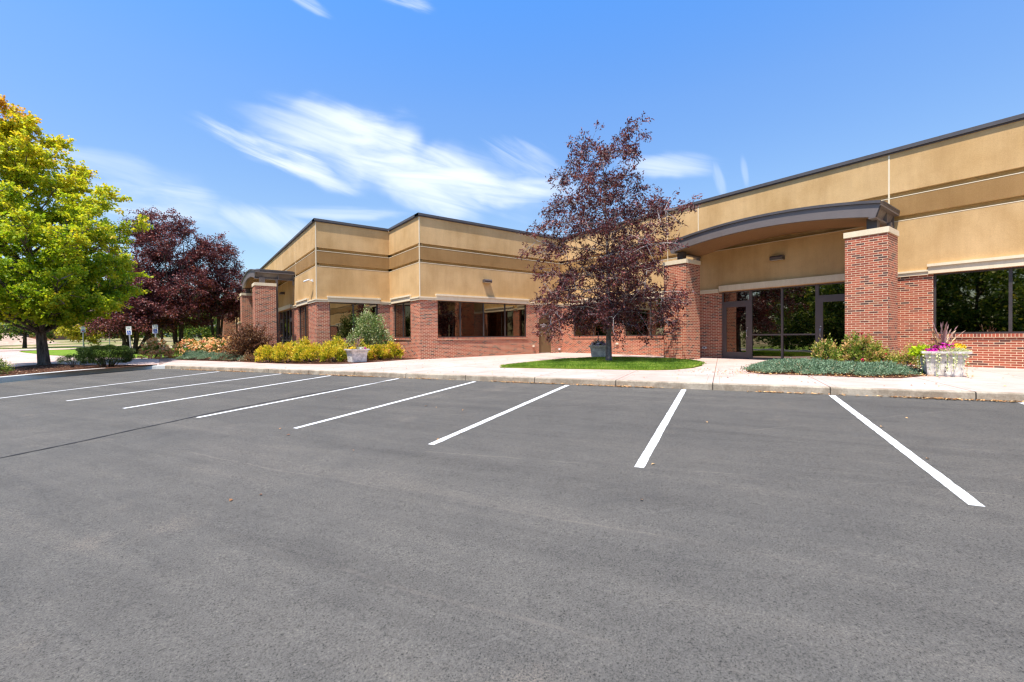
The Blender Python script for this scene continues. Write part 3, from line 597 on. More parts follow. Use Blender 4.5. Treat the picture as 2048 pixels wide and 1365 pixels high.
# corner and joint strips
st = bmb()
def vstrip(ax, c, a, z0=3.6, z1=7.48, w=0.022, pr=0.008):
    st = bmb()
    for (u0, u1) in ((z0, G2[0]-0.014), (G2[0]+0.014, G1[0]-0.014), (G1[0]+0.014, z1)): obox(st, ax, c, a-w, a+w, u0, u1, pr, 0.02)
    st.build('joint_strip', M['cream'], B)
vstrip('x', XR, 4.066); vstrip('x', XR, 10.732, w=0.018)
for y in (12.3,): vstrip('x', XR, y, w=0.012, pr=0.004)
for y in (28.65, 38.5, 50.2): vstrip('x', XD, y, w=0.012, pr=0.004)
def cstrip(x, y, w=0.03):
    st = bmb()
    for (u0, u1) in ((3.6, G2[0]-0.014), (G2[0]+0.014, G1[0]-0.014), (G1[0]+0.014, 7.48)):
        st.box(x-0.009, x+w, y-0.009, y+w, u0, u1)
    st.build('corner_strip', M['cream'], B)
cstrip(XB, YC); cstrip(XD, YA)
# coping: follows the outline
cp = bmb(); cl_ = bmb()
for key, ax, c, a0, a1 in FACES:
    e0 = {'R':0,'C':-0.075,'B':-0.075,'A':-0.075,'D':-0.075}[key]; e1 = {'R':-0.075,'C':-0.075,'B':-0.075,'A':-0.075,'D':0}[key]
    obox(cp, ax, c, a0+e0+(0.001 if key in 'BD' else 0), a1+e1, 7.545, 7.66, 0.075, 0.35)
    obox(cl_, ax, c, a0+e0+0.03, a1+e1-0.002, 7.505, 7.543, 0.03, 0.30)
cp.build('roof_coping', M['coping'], B); cl_.build('coping_drip', M['dark_metal'], B)
# roof sheet and hidden rear walls
rf = bmb(); rf.quad([(XR+.3,-46,7.4),(48,-46,7.4),(48,YC+.3,7.4),(XR+.3,YC+.3,7.4)]); rf.quad([(XB+.3,YC+.3,7.4),(48,YC+.3,7.4),(48,YA+.3,7.4),(XB+.3,YA+.3,7.4)]); rf.quad([(XD+.3,YA+.3,7.4),(48,YA+.3,7.4),(48,76,7.4),(XD+.3,76,7.4)])
rf.build('roof', M['dark_metal'], B)
rw = bmb(); rw.quad([(XR,-46,0.2),(48,-46,0.2),(48,-46,7.5),(XR,-46,7.5)], [(0,0),(30,0),(30,7.3),(0,7.3)]); rw.quad([(48,-46,0.2),(48,76,0.2),(48,76,7.5),(48,-46,7.5)], [(0,0),(90,0),(90,7.3),(0,7.3)]); rw.quad([(XD,76,0.2),(48,76,0.2),(48,76,7.5),(XD,76,7.5)], [(0,0),(43,0),(43,7.3),(0,7.3)])
rw.build('rear_wall', M['stucco'], B)
# cream belt course between lintels
bc = bmb()
for key, ax, c, a0, a1 in FACES:
    spans = [(h[0]-0.10, h[1]+0.10) for h in WINS[key] if h[2] != 'd']; segs = []; p = a0
    for s0, s1 in sorted(spans):
        if s0 > p: segs.append((p, s0))
        p = max(p, s1)
    if p < a1: segs.append((p, a1))
    for i, (s0, s1) in enumerate(segs):
        e0 = -0.05 if (abs(s0-a0) < 1e-6 and key in ('C','A')) else (-0.0 if s0 != a0 else -0.051 if key in 'B' and False else 0)
        bc = bmb()
        obox(bc, ax, c, s0+e0, s1-(0.052 if abs(s1-a1) < 1e-6 and key in 'BRDA' and key != 'D' else 0), 3.455, 3.555, 0.05, 0.02)
        obox(bc, ax, c, s0+(e0*1.6), s1-(0.082 if abs(s1-a1) < 1e-6 and key in 'BRA' else 0), 3.557, 3.615, 0.08, 0.02)
        bc.build('belt_course', M['cream'], B)

def window(key, idx, ax, c, a0, a1, z0=ZSILL, z1=ZLIN):
    ci = c + 0.085
    f = bmb(); t_ = 0.055
    def bar(b0, b1, u0, u1, d=0.05): obox(f, ax, ci, b0, b1, u0, u1, 0.0, d)
    bar(a0, a1, z0, z0+t_); bar(a0, a1, z1-t_, z1); bar(a0, a0+t_, z0+t_, z1-t_); bar(a1-t_, a1, z0+t_, z1-t_)
    for mu in MULL.get((key, idx), []): bar(mu-0.035, mu+0.035, z0+t_, z1-t_)
    fo = f.build('window', M['frame'], B)
    p = bmb(); p.quad([P3(ax,ci+0.03,a0+.02,z0+.02), P3(ax,ci+0.03,a1-.02,z0+.02), P3(ax,ci+0.03,a1-.02,z1-.02), P3(ax,ci+0.03,a0+.02,z1-.02)])
    p.build('pane', M['glass'], fo)
    s_ = bmb(); 
    if ax == 'x': s_.box(c-0.035, c+0.09, a0-0.04, a1+0.04, z0-0.105, z0-0.002)
    else: s_.box(a0-0.04, a1+0.04, c-0.035, c+0.09, z0-0.105, z0-0.002)
    s_.build('sill', M['rowlock'], fo)
    l = bmb(); obox(l, ax, c, a0-0.10, a1+0.10, z1, z1+0.215, 0.07, 0.03); obox(l, ax, c, a0-0.12, a1+0.12, z1+0.217, z1+0.30, 0.115, 0.03)
    l.build('lintel', M['cream'], fo)

def fdoor(ax, c, ci, a0, a1, z0, z1, flip):
    """glazed aluminium entry door with pull handle"""
    d = bmb(); s_, h_ = 0.13, 0.16
    def bar(b0, b1, u0, u1): obox(d, ax, ci-0.012, b0, b1, u0, u1, 0.0, 0.045)
    bar(a0, a1, z0, z0+0.26); bar(a0, a1, z1-h_, z1); bar(a0, a0+s_, z0+0.26, z1-h_); bar(a1-s_, a1, z0+0.26, z1-h_)
    do = d.build('door', M['door_frame'], B)
    p = bmb(); p.quad([P3(ax,ci+0.015,a0+s_-.01,z0+.25),P3(ax,ci+0.015,a1-s_+.01,z0+.25),P3(ax,ci+0.015,a1-s_+.01,z1-h_+.01),P3(ax,ci+0.015,a0+s_-.01,z1-h_+.01)])
    p.build('pane', M['glass_clear'], do)
    hx = a0+0.065 if flip else a1-0.065
    hh = bmb(); zc = z0+1.05
    pts = [P3(ax,ci-0.012,hx,zc-0.14), P3(ax,ci-0.07,hx,zc-0.14), P3(ax,ci-0.085,hx,zc-0.12), P3(ax,ci-0.085,hx,zc+0.12), P3(ax,ci-0.07,hx,zc+0.14), P3(ax,ci-0.012,hx,zc+0.14)]
    hh.tube(pts, 0.013, 8)
    lk = bmb(); lk.disc(P3(ax,ci-0.012,hx,zc+0.22), (-1,0,0) if ax == 'x' else (0,-1,0), 0.022, 0.02); lk.build('lock', M['steel'], do)
    hh.build('handle', M['steel'], do, smooth=True)

def entrance(key, ax, c, a0, a1, z0):
    """storefront: door | two lights | door, transom above"""
    ci = c + 0.09; z1 = ZLIN; f = bmb(); t_ = 0.05; zt = z0+2.33; w = a1-a0
    da, db = a0+1.13+0.06, a1-1.13-0.06; mid = (da+db)/2
    def bar(b0, b1, u0, u1, pr=0.0): obox(f, ax, ci, b0, b1, u0, u1, pr, 0.06)
    bar(a0, a0+t_, z0, z1); bar(a1-t_, a1, z0, z1); bar(a0+t_, a1-t_, z1-t_, z1)
    bar(da-0.055, da+0.055, z0, z1-t_, 0.012); bar(db-0.055, db+0.055, z0, z1-t_, 0.012); bar(mid-0.035, mid+0.035, z0, z1-t_, 0.01)
    bar(a0+t_, da-0.055, zt, zt+0.09); bar(db+0.055, a1-t_, zt, zt+0.09)
    bar(da+0.055, db-0.055, z0+0.96, z0+1.02, 0.006); bar(da+0.055, db-0.055, z0, z0+0.06)
    fo = f.build('entrance_frame', M['door_frame'], B)
    p = bmb(); q = ci+0.035
    for (b0, b1, u0, u1) in ((a0,da,zt+.05,z1),(db,a1,zt+.05,z1),(da,mid,z0,z1),(mid,db,z0,z1)):
        p.quad([P3(ax,q,b0+.01,u0+.01),P3(ax,q,b1-.01,u0+.01),P3(ax,q,b1-.01,u1-.01),P3(ax,q,b0+.01,u1-.01)])
    p.build('pane', M['glass_clear'], fo)
    fdoor(ax, c, ci, a0+t_, da-0.055, z0+0.01, zt, False) if False else None
    fdoor(ax, c, ci, db+0.055, a1-t_, z0+0.01, zt, True)
    fdoor(ax, c, ci, a0+t_, da-0.055, z0+0.01, zt, False)
    l = bmb(); obox(l, ax, c, a0-0.05, a1+0.05, z1+0.02, z1+0.26, 0.10, 0.03); l.build('lintel', M['cream'], fo)

for key, ax, c, a0, a1 in FACES:
    wi = 0
    for idx, (b0, b1, kd) in enumerate(WINS[key]):
        if kd == 'w': window(key, idx, ax, c, b0, b1)
        elif kd == 'e': entrance(key, ax, c, b0, b1, GROUND[key]+0.07)
# plain tan service door on the court side
ax, c = 'y', YC; a0, a1, z0, z1 = 16.74, 17.77, 0.62, 3.02; ci = c+0.10
f = bmb()
for (b0, b1, u0, u1) in ((a0,a0+0.05,z0,z1),(a1-0.05,a1,z0,z1),(a0+0.05,a1-0.05,z1-0.05,z1)): obox(f, ax, ci, b0, b1, u0, u1, 0.0, 0.05)
fo = f.build('door_frame', M['tan_door'], B)
d = bmb(); obox(d, ax, ci+0.02, a0+0.05, a1-0.05, z0+0.02, z1-0.05, 0.0, 0.04); do = d.build('door', M['tan_door'], B, label='plain tan steel service door')
h = bmb(); h.tube([(a0+0.13, ci+0.02, 1.66),(a0+0.13, ci-0.05, 1.66),(a0+0.25, ci-0.05, 1.66)], 0.012, 6); h.build('handle', M['steel'], do)
h = bmb(); h.disc((a0+0.13, ci+0.02, 1.80),(0,-1,0),0.03,0.03); h.build('lock', M['steel'], do)
h = bmb(); obox(h, 'y', ci+0.02, a0+0.12, a1-0.10, z0-0.0, z0+0.02, 0.02, 0.04); h.build('threshold', M['steel'], do)
h = bmb(); zt = 2.28
for (b0, b1, u0, u1) in ((0.10,0.17,.0,.055),(0.19,0.245,.0,.055),(0.265,0.33,.0,.055),(0.35,0.395,.0,.055),(0.415,0.48,.0,.055),(0.50,0.56,.0,.055),(0.25,0.32,-.10,-.045),(0.335,0.39,-.10,-.045),(0.405,0.47,-.10,-.045),(0.33,0.40,.085,.125)):
    obox(h, 'y', ci+0.018, a0+0.12+b0, a0+0.12+b1, zt+u0, zt+u1, 0.002, 0.0)
h.build('lettering', M['white'], do)

def canopy(xw, y0, zb, col_off, label_, p0=0.15, p1=6.33):
    """arched entry canopy: curved fascia, board soffit, metal roof, steel posts"""
    xf = xw-2.09; yc = y0+3.55; n = 28
    top = lambda y: 5.49+0.335*(1-((y-yc)/3.55)**2); bot = lambda y: 5.115+0.345*(1-((y-yc)/3.40)**2)
    Y = [yc-3.55+7.1*i/n for i in range(n+1)]; YB = [yc+(y-yc)*0.965 for y in Y]
    fa = bmb()
    for i in range(n):
        o, q = (xf, Y[i], top(Y[i])), (xf, Y[i+1], top(Y[i+1])); r, s_ = (xf, YB[i+1], bot(YB[i+1])), (xf, YB[i], bot(YB[i]))
        fa.quad([s_, r, q, o]); b = 0.12
        fa.quad([(x+b,y,z) for x,y,z in (o,q,r,s_)]); fa.quad([s_, (s_[0]+b,)+s_[1:], (r[0]+b,)+r[1:], r]); fa.quad([o, q, (q[0]+b,)+q[1:], (o[0]+b,)+o[1:]])
    # end beams: web set in, flanges and a stiffener
    for sgn in (-1, 1):
        ye = yc+sgn*3.55; yb = yc+sgn*3.55*0.965
        za, zt_ = bot(yb), top(ye)
        x1 = xw-0.03
        inn = -sgn*0.13
        fa.quad([(xf,yb+inn,za+.02),(x1,yb+inn,za+.02),(x1,ye+inn,zt_-.03),(xf,ye+inn,zt_-.03)])
        fa.box(xf+0.002, x1, min(ye,ye+inn*1.3), max(ye,ye+inn*1.3), zt_-0.05, zt_-0.005)
        fa.box(xf+0.002, x1, min(yb,yb+inn*1.3), max(yb,yb+inn*1.3), za-0.02, za+0.02)
        fa.box(x1-0.85, x1-0.79, min(yb,yb+inn), max(yb,yb+inn), za+0.02, zt_-0.05)
        fa.box(x1-0.06, x1-0.0, min(yb,yb+inn), max(yb,yb+inn), za-0.3, zt_-0.05)
    cv = fa.build('canopy', M['fascia'], B, label=label_)
    s_ = bmb()
    for i in range(n): s_.quad([(xf+.121,YB[i],bot(YB[i])+.025),(xw-.002,YB[i],bot(YB[i])+.025),(xw-.002,YB[i+1],bot(YB[i+1])+.025),(xf+.121,YB[i+1],bot(YB[i+1])+.025)])
    s_.build('soffit', M['soffit'], cv)
    rfm = bmb()
    for i in range(n):
        a, b = (xf-.05, Y[i], top(Y[i])+.002), (xf-.05, Y[i+1], top(Y[i+1])+.002)
        a2, b2 = (xf-.05, Y[i], top(Y[i])+.085), (xf-.05, Y[i+1], top(Y[i+1])+.085)
        rfm.quad([a,b,b2,a2]); rfm.quad([a2,b2,(xw,b2[1],b2[2]),(xw,a2[1],a2[2])]); rfm.quad([a,(xw,a[1],a[2]),(xw,b[1],b[2]),b])
    for yy, k in ((Y[0],0),(Y[-1],1)): rfm.quad([(xf-.05,yy,top(yy)+.002),(xw,yy,top(yy)+.002),(xw,yy,top(yy)+.085),(xf-.05,yy,top(yy)+.085)])
    for i in range(0, n+1, 2): rfm.box(xf+.25, xw-.01, Y[i]-0.012, Y[i]+0.012, top(Y[i])+.08, top(Y[i])+.125)
    rfm.build('canopy_roof', M['coping'], cv)
    xp = xw-col_off
    for (py, nm) in ((y0-p0, 0), (y0+p1, 1)):
        pb = bmb(); pb.box(xp, xp+1.06, py, py+1.05, zb-0.3, 4.62); po = pb.build('brick_pier', M['brick'], B)
        pc = bmb(); pc.box(xp-0.03, xp+1.09, py-0.03, py+1.08, 4.622, 4.79); pc.build('pier_cap', M['cream'], po, bevel=0.008)
        px, pyc = xp+0.42, py+0.45
        ps = bmb(); ps.box(px-0.13, px+0.13, pyc-0.13, pyc+0.13, 4.79, bot(min(max(pyc,YB[0]),YB[-1]))+0.02); ps.build('steel_post', M['dark_metal'], cv)
    cc = bmb(); cc.box(xp+1.14, xp+1.25, y0+0.02, y0+0.13, zb-0.1, 5.12); cc.build('steel_column', M['dark_metal'], cv)
canopy(XR, 3.80, 0.60, 2.0, 'grey arched canopy with wood soffit over the right entrance')
canopy(XD, 28.80, 0.50, 2.16, 'grey arched canopy over the left entrance', 0.55, 6.45)
canopy(XD, 55.2, 0.50, 2.06, 'far canopy half hidden by the purple trees')

# things fixed to the walls
def wall_light(ax, c, a, z, label, w=0.45):
    o = P3(ax, c, a, z); e = empty('wall_light', o, label, 'wall light', 'bronze wall lights on the stucco')
    mb = MB(o)
    def pt(al, dp, zz): return P3(ax, c-dp, a+al, z+zz)
    w2 = w/2
    prof = [(0.0,0.085),(0.22,0.085),(0.27,0.02),(0.24,-0.075),(0.0,-0.075)]
    for i in range(len(prof)):
        (d0,z0),(d1,z1) = prof[i], prof[(i+1)%len(prof)]
        if i == 3: continue
        mb.quad([pt(-w2,d0,z0),pt(w2,d0,z0),pt(w2,d1,z1),pt(-w2,d1,z1)])
    for sx in (-w2, w2): mb.quad([pt(sx,*p) for p in prof])
    mb.build('housing', M['dark_metal'], e)
    mb = MB(o); mb.quad([pt(-w2+.02,0.24,-.074),pt(w2-.02,0.24,-.074),pt(w2-.02,0.02,-.074),pt(-w2+.02,0.02,-.074)]); mb.build('lens', M['lamp_lens'], e)
wall_light('x', XR-0.002, 7.41, 4.60, 'bronze wall light on the shaded stucco above the right entrance doors')
wall_light('y', YC-0.002, 13.03, 4.61, 'bronze wall light above the wide court window casting a slanted shadow')
wall_light('x', XD-0.002, 32.4, 4.62, 'dark wall light under the arched canopy on the left')
e = empty('security_camera', (XD, 24.2, 4.60), 'white security camera on the stucco near the left building corner', 'security camera')
mb = MB((XD,24.2,4.60)); mb.box(XD-0.06, XD-0.002, 24.15, 24.25, 4.53, 4.67); mb.tube([(XD-0.03,24.2,4.60),(XD-0.30,24.2,4.60)], 0.022, 8); mb.build('bracket', M['white'], e)
mb = MB((XD,24.2,4.60)); mb.tube([(XD-0.20,24.1,4.63),(XD-0.34,24.6,4.57)], [0.038,0.045], 10); mb.build('body', M['white'], e, smooth=False)
mb = MB((XD,24.2,4.60)); mb.disc((XD-0.34,24.6,4.57), (-0.27,0.95,-0.11), 0.045, 0.012); mb.build('lens', M['dark_metal'], e)
def small_box(ax, c, a, z, name, label, cat, w=0.11, h=0.12, d=0.07):
    o = P3(ax, c, a, z); mb = MB(o); obox(mb, ax, c, a-w/2, a+w/2, z-h/2, z+h/2, d, -0.001)
    mo = mb.build(name, M['cream'] if 'tan' in label else M['white'], bevel=0.012, label=label, cat=cat)
    k = MB((0,0,0)); obox(k, ax, 0.0, -w*0.28, w*0.28, -h*0.3, h*0.3, d+0.006, -d) if ax == 'y' else k.box(-d-0.006, -d, -w*0.28, w*0.28, -h*0.3, h*0.3)
    k.build('cover', M['dark_metal'] if 'grey' in label else M['planter'], mo)
small_box('y', YC, 16.30, 1.06, 'outlet_box', 'tan outlet box on the brick left of the service door', 'outlet box')
small_box('x', XR, 15.34, 1.20, 'outlet_box', 'tan outlet box on the brick right of the purple tree trunk', 'outlet box', 0.16, 0.10, 0.09)
small_box('x', XR, 10.45, 1.06, 'outlet_box', 'small grey outlet box in the shade beside the right entrance', 'outlet box', 0.16, 0.09, 0.04)
small_box('y', YC, 18.35, 0.83, 'outlet_box', 'small white pipe cap low on the brick by the court corner', 'pipe cap', 0.10, 0.11, 0.09)

# ================================================================== PLANTERS
def planter(loc, rz, label, kind):
    x0, y0, z0 = loc
    e = empty('planter', loc, label, 'planter', 'square cast stone planters on the front walk', rz)
    mb = MB()
    prof = [(0.30,0.0),(0.31,0.03),(0.345,0.44),(0.375,0.455),(0.375,0.485),(0.36,0.495),(0.38,0.53),(0.43,0.55),(0.435,0.60),(0.37,0.60),(0.35,0.56)]
    rows = [[(sx*w, sy*w, z) for sx, sy in ((-1,-1),(1,-1),(1,1),(-1,1))] for w, z in prof]
    for a, b in zip(rows, rows[1:]):
        for k in range(4): mb.quad([a[k], a[(k+1)%4], b[(k+1)%4], b[k]])
    mb.quad(rows[0][::-1]); o = mb.build('pot', M['planter'], e, bevel=0.006)
    mb = MB(); mb.quad([(-.35,-.35,.56),(.35,-.35,.56),(.35,.35,.56),(-.35,.35,.56)]); mb.build('soil', M['soil'], e)
    if kind == 'white':
        return e
    mb = MB()
    for i, zz in enumerate((0.12, 0.22, 0.34)): mb.disc((-0.33-0.03*zz, -0.0, zz), (-1,0,0), 0.012, 0.004, 8)
    mb.build('drain_holes', M['soil'], e)
    return e
def spikes(e, n, L, zb, seed, spread=1.0, wmul=1.0):
    r = np.random.default_rng(seed); C = []; D = []; Ls = []; T = []; Wd = []; U = []
    for i in range(n):
        az = r.uniform(0, 2*math.pi); tilt = r.uniform(0.03, 1.05)*spread; l = L*r.uniform(0.75, 1.1)
        p = np.array((0,0,zb)) + r.normal(0,0.02,3); w = r.uniform(0.03,0.045)*wmul; k = 5
        for j in range(k):
            tt = tilt*(1+0.12*j); d = np.array((math.cos(az)*math.sin(tt), math.sin(az)*math.sin(tt), math.cos(tt)))
            C.append(p - d*0.01); D.append(d); Ls.append(l/k*1.25); T.append(min(1, r.uniform(0.1,0.5)+0.5*min(1,tilt/0.7))); Wd.append(w*(1-0.13*j)); U.append(np.cross(d, (math.cos(az+1.57), math.sin(az+1.57),0)))
            p = p + d*l/k
    leaf_mesh('spike_plant', np.array(C), np.array(D), np.array(Ls), np.array(Wd), np.array(T), L_['spike'], e, fold=0.2, up=np.array(U), quad_tip=0.5)
def flowers(name, e, c, rad, n, size, material, seed, up=0.8, droop=None, squash=0.6):
    r = np.random.default_rng(seed); u = r.normal(size=(n,3)); u /= np.linalg.norm(u,axis=1,keepdims=True); u[:,2] = np.abs(u[:,2])*up
    C = np.array(c) + u*np.array(rad)*r.uniform(0.55,1.0,(n,1))
    # each bloom: four petals
    k = 4; Cb = np.repeat(C, k, 0); D = r.normal(size=(n*k,3)); D -= 0.6*np.sum(D*np.repeat(u,k,0),1,keepdims=True)*np.repeat(u,k,0); 
    leaf_mesh(name, Cb, D, size*r.uniform(0.7,1.1,n*k), size*0.8, np.repeat(r.uniform(0,1,n),k), material, e, fold=0.1, up=np.repeat(u,k,0)+r.normal(0,.3,(n*k,3)))
def filler(name, e, c, rad, n, size, material, seed, wr=0.5):
    r = np.random.default_rng(seed); u = r.normal(size=(n,3)); u /= np.linalg.norm(u,axis=1,keepdims=True); u[:,2] = np.abs(u[:,2])
    C = np.array(c) + u*np.array(rad)*r.uniform(0.3,1.0,(n,1)); D = u + r.normal(0,0.5,(n,3))
    leaf_mesh(name, C, D, size*r.uniform(0.7,1.2,n), size*wr, r.uniform(0,1,n), material, e)
def trail(e, starts, material, seed, name='trailing_vine', length=0.5, size=0.05):
    r = np.random.default_rng(seed); C = []; D = []; T = []
    st = MB()
    for (sx, sy, sz) in starts:
        p = np.array((sx, sy, sz), float); o = p.copy(); o[2] = 0; o /= np.linalg.norm(o)+1e-9; pts = [p.copy()]
        L = length*r.uniform(0.6,1.1); n = int(L/0.035); sway = r.normal(0,0.25)
        for i in range(n):
            side = np.array((-o[1], o[0], 0)); p = p + np.array((0,0,-0.035)) + side*0.012*sway + (o*0.02 if i < 2 else o*(-0.0015)); pts.append(p.copy())
            if r.uniform() < 0.62: C.append(p.copy()+o*0.015); D.append(o*0.5+side*r.normal(0,1)+np.array((0,0,-0.7))); T.append(r.uniform())
        st.tube(pts, 0.004, 3, False)
    leaf_mesh(name, np.array(C), np.array(D), size, size*0.85, np.array(T), material, e)
    st.build('vine_stem', L_['lime'], e)

PRZ = math.atan2(0.888, -0.459)-math.pi/2   # pot sides parallel to the kerb
p3 = planter((14.86, 2.24, walk(14.7)+0.002), PRZ+R(-8), 'weathered stone planter spilling lime vine and magenta flowers by the far right window', 'mixed')
spikes(p3, 22, 0.80, 0.56, 3, wmul=1.7)
# local axes: -x faces the street, +y runs left along the kerb
filler('green_leaves', p3, (0,0,0.58), (0.36,0.36,0.2), 900, 0.06, L_['rose'], 11)
flowers('magenta_flowers', p3, (-0.14,0.0,0.62), (0.24,0.26,0.22), 110, 0.055, L_['magenta'], 12)
flowers('violet_flowers', p3, (-0.30,0.22,0.57), (0.14,0.18,0.13), 60, 0.06, L_['magenta'], 13)
flowers('yellow_flowers', p3, (-0.08,-0.27,0.64), (0.14,0.14,0.17), 60, 0.06, L_['yellowfl'], 14)
filler('lime_vine', p3, (-0.16,0.38,0.50), (0.22,0.24,0.22), 460, 0.085, L_['lime'], 15, 0.6)
filler('cream_foliage', p3, (-0.30,-0.12,0.575), (0.14,0.34,0.10), 700, 0.045, L_['cream'], 16, 0.6)
trail(p3, [(-0.42,y,0.58) for y in (-0.32,-0.26,-0.17,-0.10,-0.02,0.0,0.10,0.14,0.27,0.35)]+[(-0.42,-0.12,0.58),(-0.42,0.12,0.58),(-0.2,0.43,0.58),(-0.3,0.43,0.58)], L_['cream'], 17, length=0.56, size=0.048)
p1 = planter((6.17, 19.83, walk(6)+0.002), R(2), 'pale stone planter with yellow and violet flowers before the golden bushes', 'mixed')
spikes(p1, 20, 0.72, 0.55, 5, wmul=1.6)
filler('green_leaves', p1, (0,0,0.57), (0.34,0.34,0.12), 500, 0.06, L_['rose'], 21)
flowers('yellow_flowers', p1, (-0.20,-0.05,0.60), (0.2,0.2,0.14), 40, 0.06, L_['yellowfl'], 22)
flowers('pansies', p1, (0.08,-0.24,0.60), (0.22,0.14,0.12), 26, 0.06, L_['whitefl'], 23)
flowers('magenta_flowers', p1, (0.24,-0.28,0.60), (0.10,0.10,0.10), 12, 0.06, L_['magenta'], 24)
filler('cream_foliage', p1, (0.05,-0.28,0.57), (0.26,0.12,0.10), 160, 0.05, L_['cream'], 25, 0.6)
p2 = planter((15.15, 13.60, walk(15)+0.002), PRZ+R(12), 'shaded grey stone planter of white and violet petunias behind the purple tree trunk', 'white')
spikes(p2, 18, 0.6, 0.56, 7, wmul=1.4)
filler('green_leaves', p2, (0,0,0.58), (0.40,0.40,0.26), 700, 0.06, L_['yew'], 31)
flowers('petunias', p2, (0,0,0.60), (0.42,0.42,0.26), 110, 0.06, L_['whitefl'], 32)

# ================================================================== SHRUBS
def mound(name, loc, rad, n, size, lmat, label, cat, group=None, seed=0, wr=0.5, clumps=40, tint=(0.0,1.0), bloom=None, stems=10, tight=0.16, upw=0.5, base=0.15, tintpow=1.0, lean=(0,0)):
    r = np.random.default_rng(seed); rx, ry, h = rad
    e = empty(name, (loc[0],loc[1],loc[2]), label, cat, group)
    u = r.normal(size=(clumps,3)); u /= np.linalg.norm(u,axis=1,keepdims=True); u[:,2] = np.abs(u[:,2])
    rr = r.uniform(0.62,1.0,(clumps,1))**0.5
    cc = u*rr*np.array((rx,ry,h*(1-base)))*0.86*r.uniform(0.72,1.2,(clumps,1)); cc[:,2] += h*base
    idx = r.integers(0, clumps, n); off = r.normal(0,1,(n,3))*np.array((rx,ry,h))*tight
    C = cc[idx]+off; C[:,2] = np.clip(C[:,2], 0.03, None); keep = np.ones(n,bool)
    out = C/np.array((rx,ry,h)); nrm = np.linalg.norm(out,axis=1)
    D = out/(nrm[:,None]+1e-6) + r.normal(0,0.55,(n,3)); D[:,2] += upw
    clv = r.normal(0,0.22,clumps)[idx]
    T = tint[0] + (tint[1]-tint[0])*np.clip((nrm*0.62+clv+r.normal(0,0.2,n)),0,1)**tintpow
    leaf_mesh('foliage', C, D, size*r.uniform(0.7,1.25,n), size*wr, T, L_[lmat], e)
    if stems:
        mb = MB()
        for i in range(stems):
            q = cc[i % clumps]; mb.tube([(q[0]*0.08,q[1]*0.08,0.0),(q[0]*0.5,q[1]*0.5,q[2]*0.55),tuple(q)], [0.014,0.009,0.004], 5, False)
        mb.build('stems', M['bark_dark'], e)
    if bloom:
        bm_, nb, bs, low_ = bloom
        ub = r.normal(size=(nb,3)); ub /= np.linalg.norm(ub,axis=1,keepdims=True); ub[:,2] = np.abs(ub[:,2])*0.95+low_
        ub /= np.linalg.norm(ub,axis=1,keepdims=True)
        Cb = ub*np.array((rx,ry,h))*r.uniform(0.88,1.06,(nb,1)); k = 6
        Cr = np.repeat(Cb,k,0)+r.normal(0,bs*0.25,(nb*k,3)); Dr = np.repeat(ub,k,0)*0.5+r.normal(0,0.8,(nb*k,3))
        leaf_mesh('blossoms', Cr, Dr, bs, bs*0.8, np.repeat(r.uniform(0,1,nb),k), L_[bm_], e, up=np.repeat(ub,k,0)+0.01)
    return e
def wl(x, y, dz=0.02): return (x, y, walk(x)+dz)
# golden spirea bank
GS = 'golden bushes along the left brick walls'
for i, (x, y, rx, ry, h, lb) in enumerate([
    (3.12,23.05,0.55,0.50,0.72,'small golden bush touching the brown barberry, leftmost of the bank'),
    (3.75,22.15,0.70,0.60,0.85,'golden bush between the leftmost small one and the brick corner'),
    (4.55,21.35,0.75,0.65,0.82,'golden bush second from the brown barberry'),
    (4.60,22.75,0.70,0.60,0.95,'taller golden bush at the foot of the left brick corner'),
    (5.35,20.65,0.62,0.55,0.72,'golden bush just left of the stone planter, front row'),
    (5.75,21.75,0.80,0.65,0.98,'golden bush below the left window with its leaves against the sill'),
    (6.80,20.95,0.66,0.60,0.80,'golden bush behind the stone planter under the variegated shrub'),
    (7.55,20.75,0.55,0.50,0.66,'orange tipped golden bush right of the stone planter'),
    (8.25,20.95,0.58,0.50,0.74,'golden bush at the right end of the bank beside the brick wall')]):
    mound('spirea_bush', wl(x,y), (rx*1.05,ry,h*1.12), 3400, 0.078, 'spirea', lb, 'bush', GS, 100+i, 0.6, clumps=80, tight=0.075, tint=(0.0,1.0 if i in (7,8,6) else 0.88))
mound('spirea_bush', wl(7.55,22.4), (0.9,0.7,0.75), 1800, 0.062, 'spirea', 'golden bush in the shade behind the variegated shrub', 'bush', GS, 121, 0.6, clumps=50, tight=0.10)
mound('variegated_shrub', wl(7.62,22.35), (1.25,0.85,2.42), 7500, 0.085, 'euonymus', 'tall loose white and green shrub in front of the left brick walls', 'shrub', None, 131, 0.6, clumps=110, tight=0.07, base=0.10, stems=30)
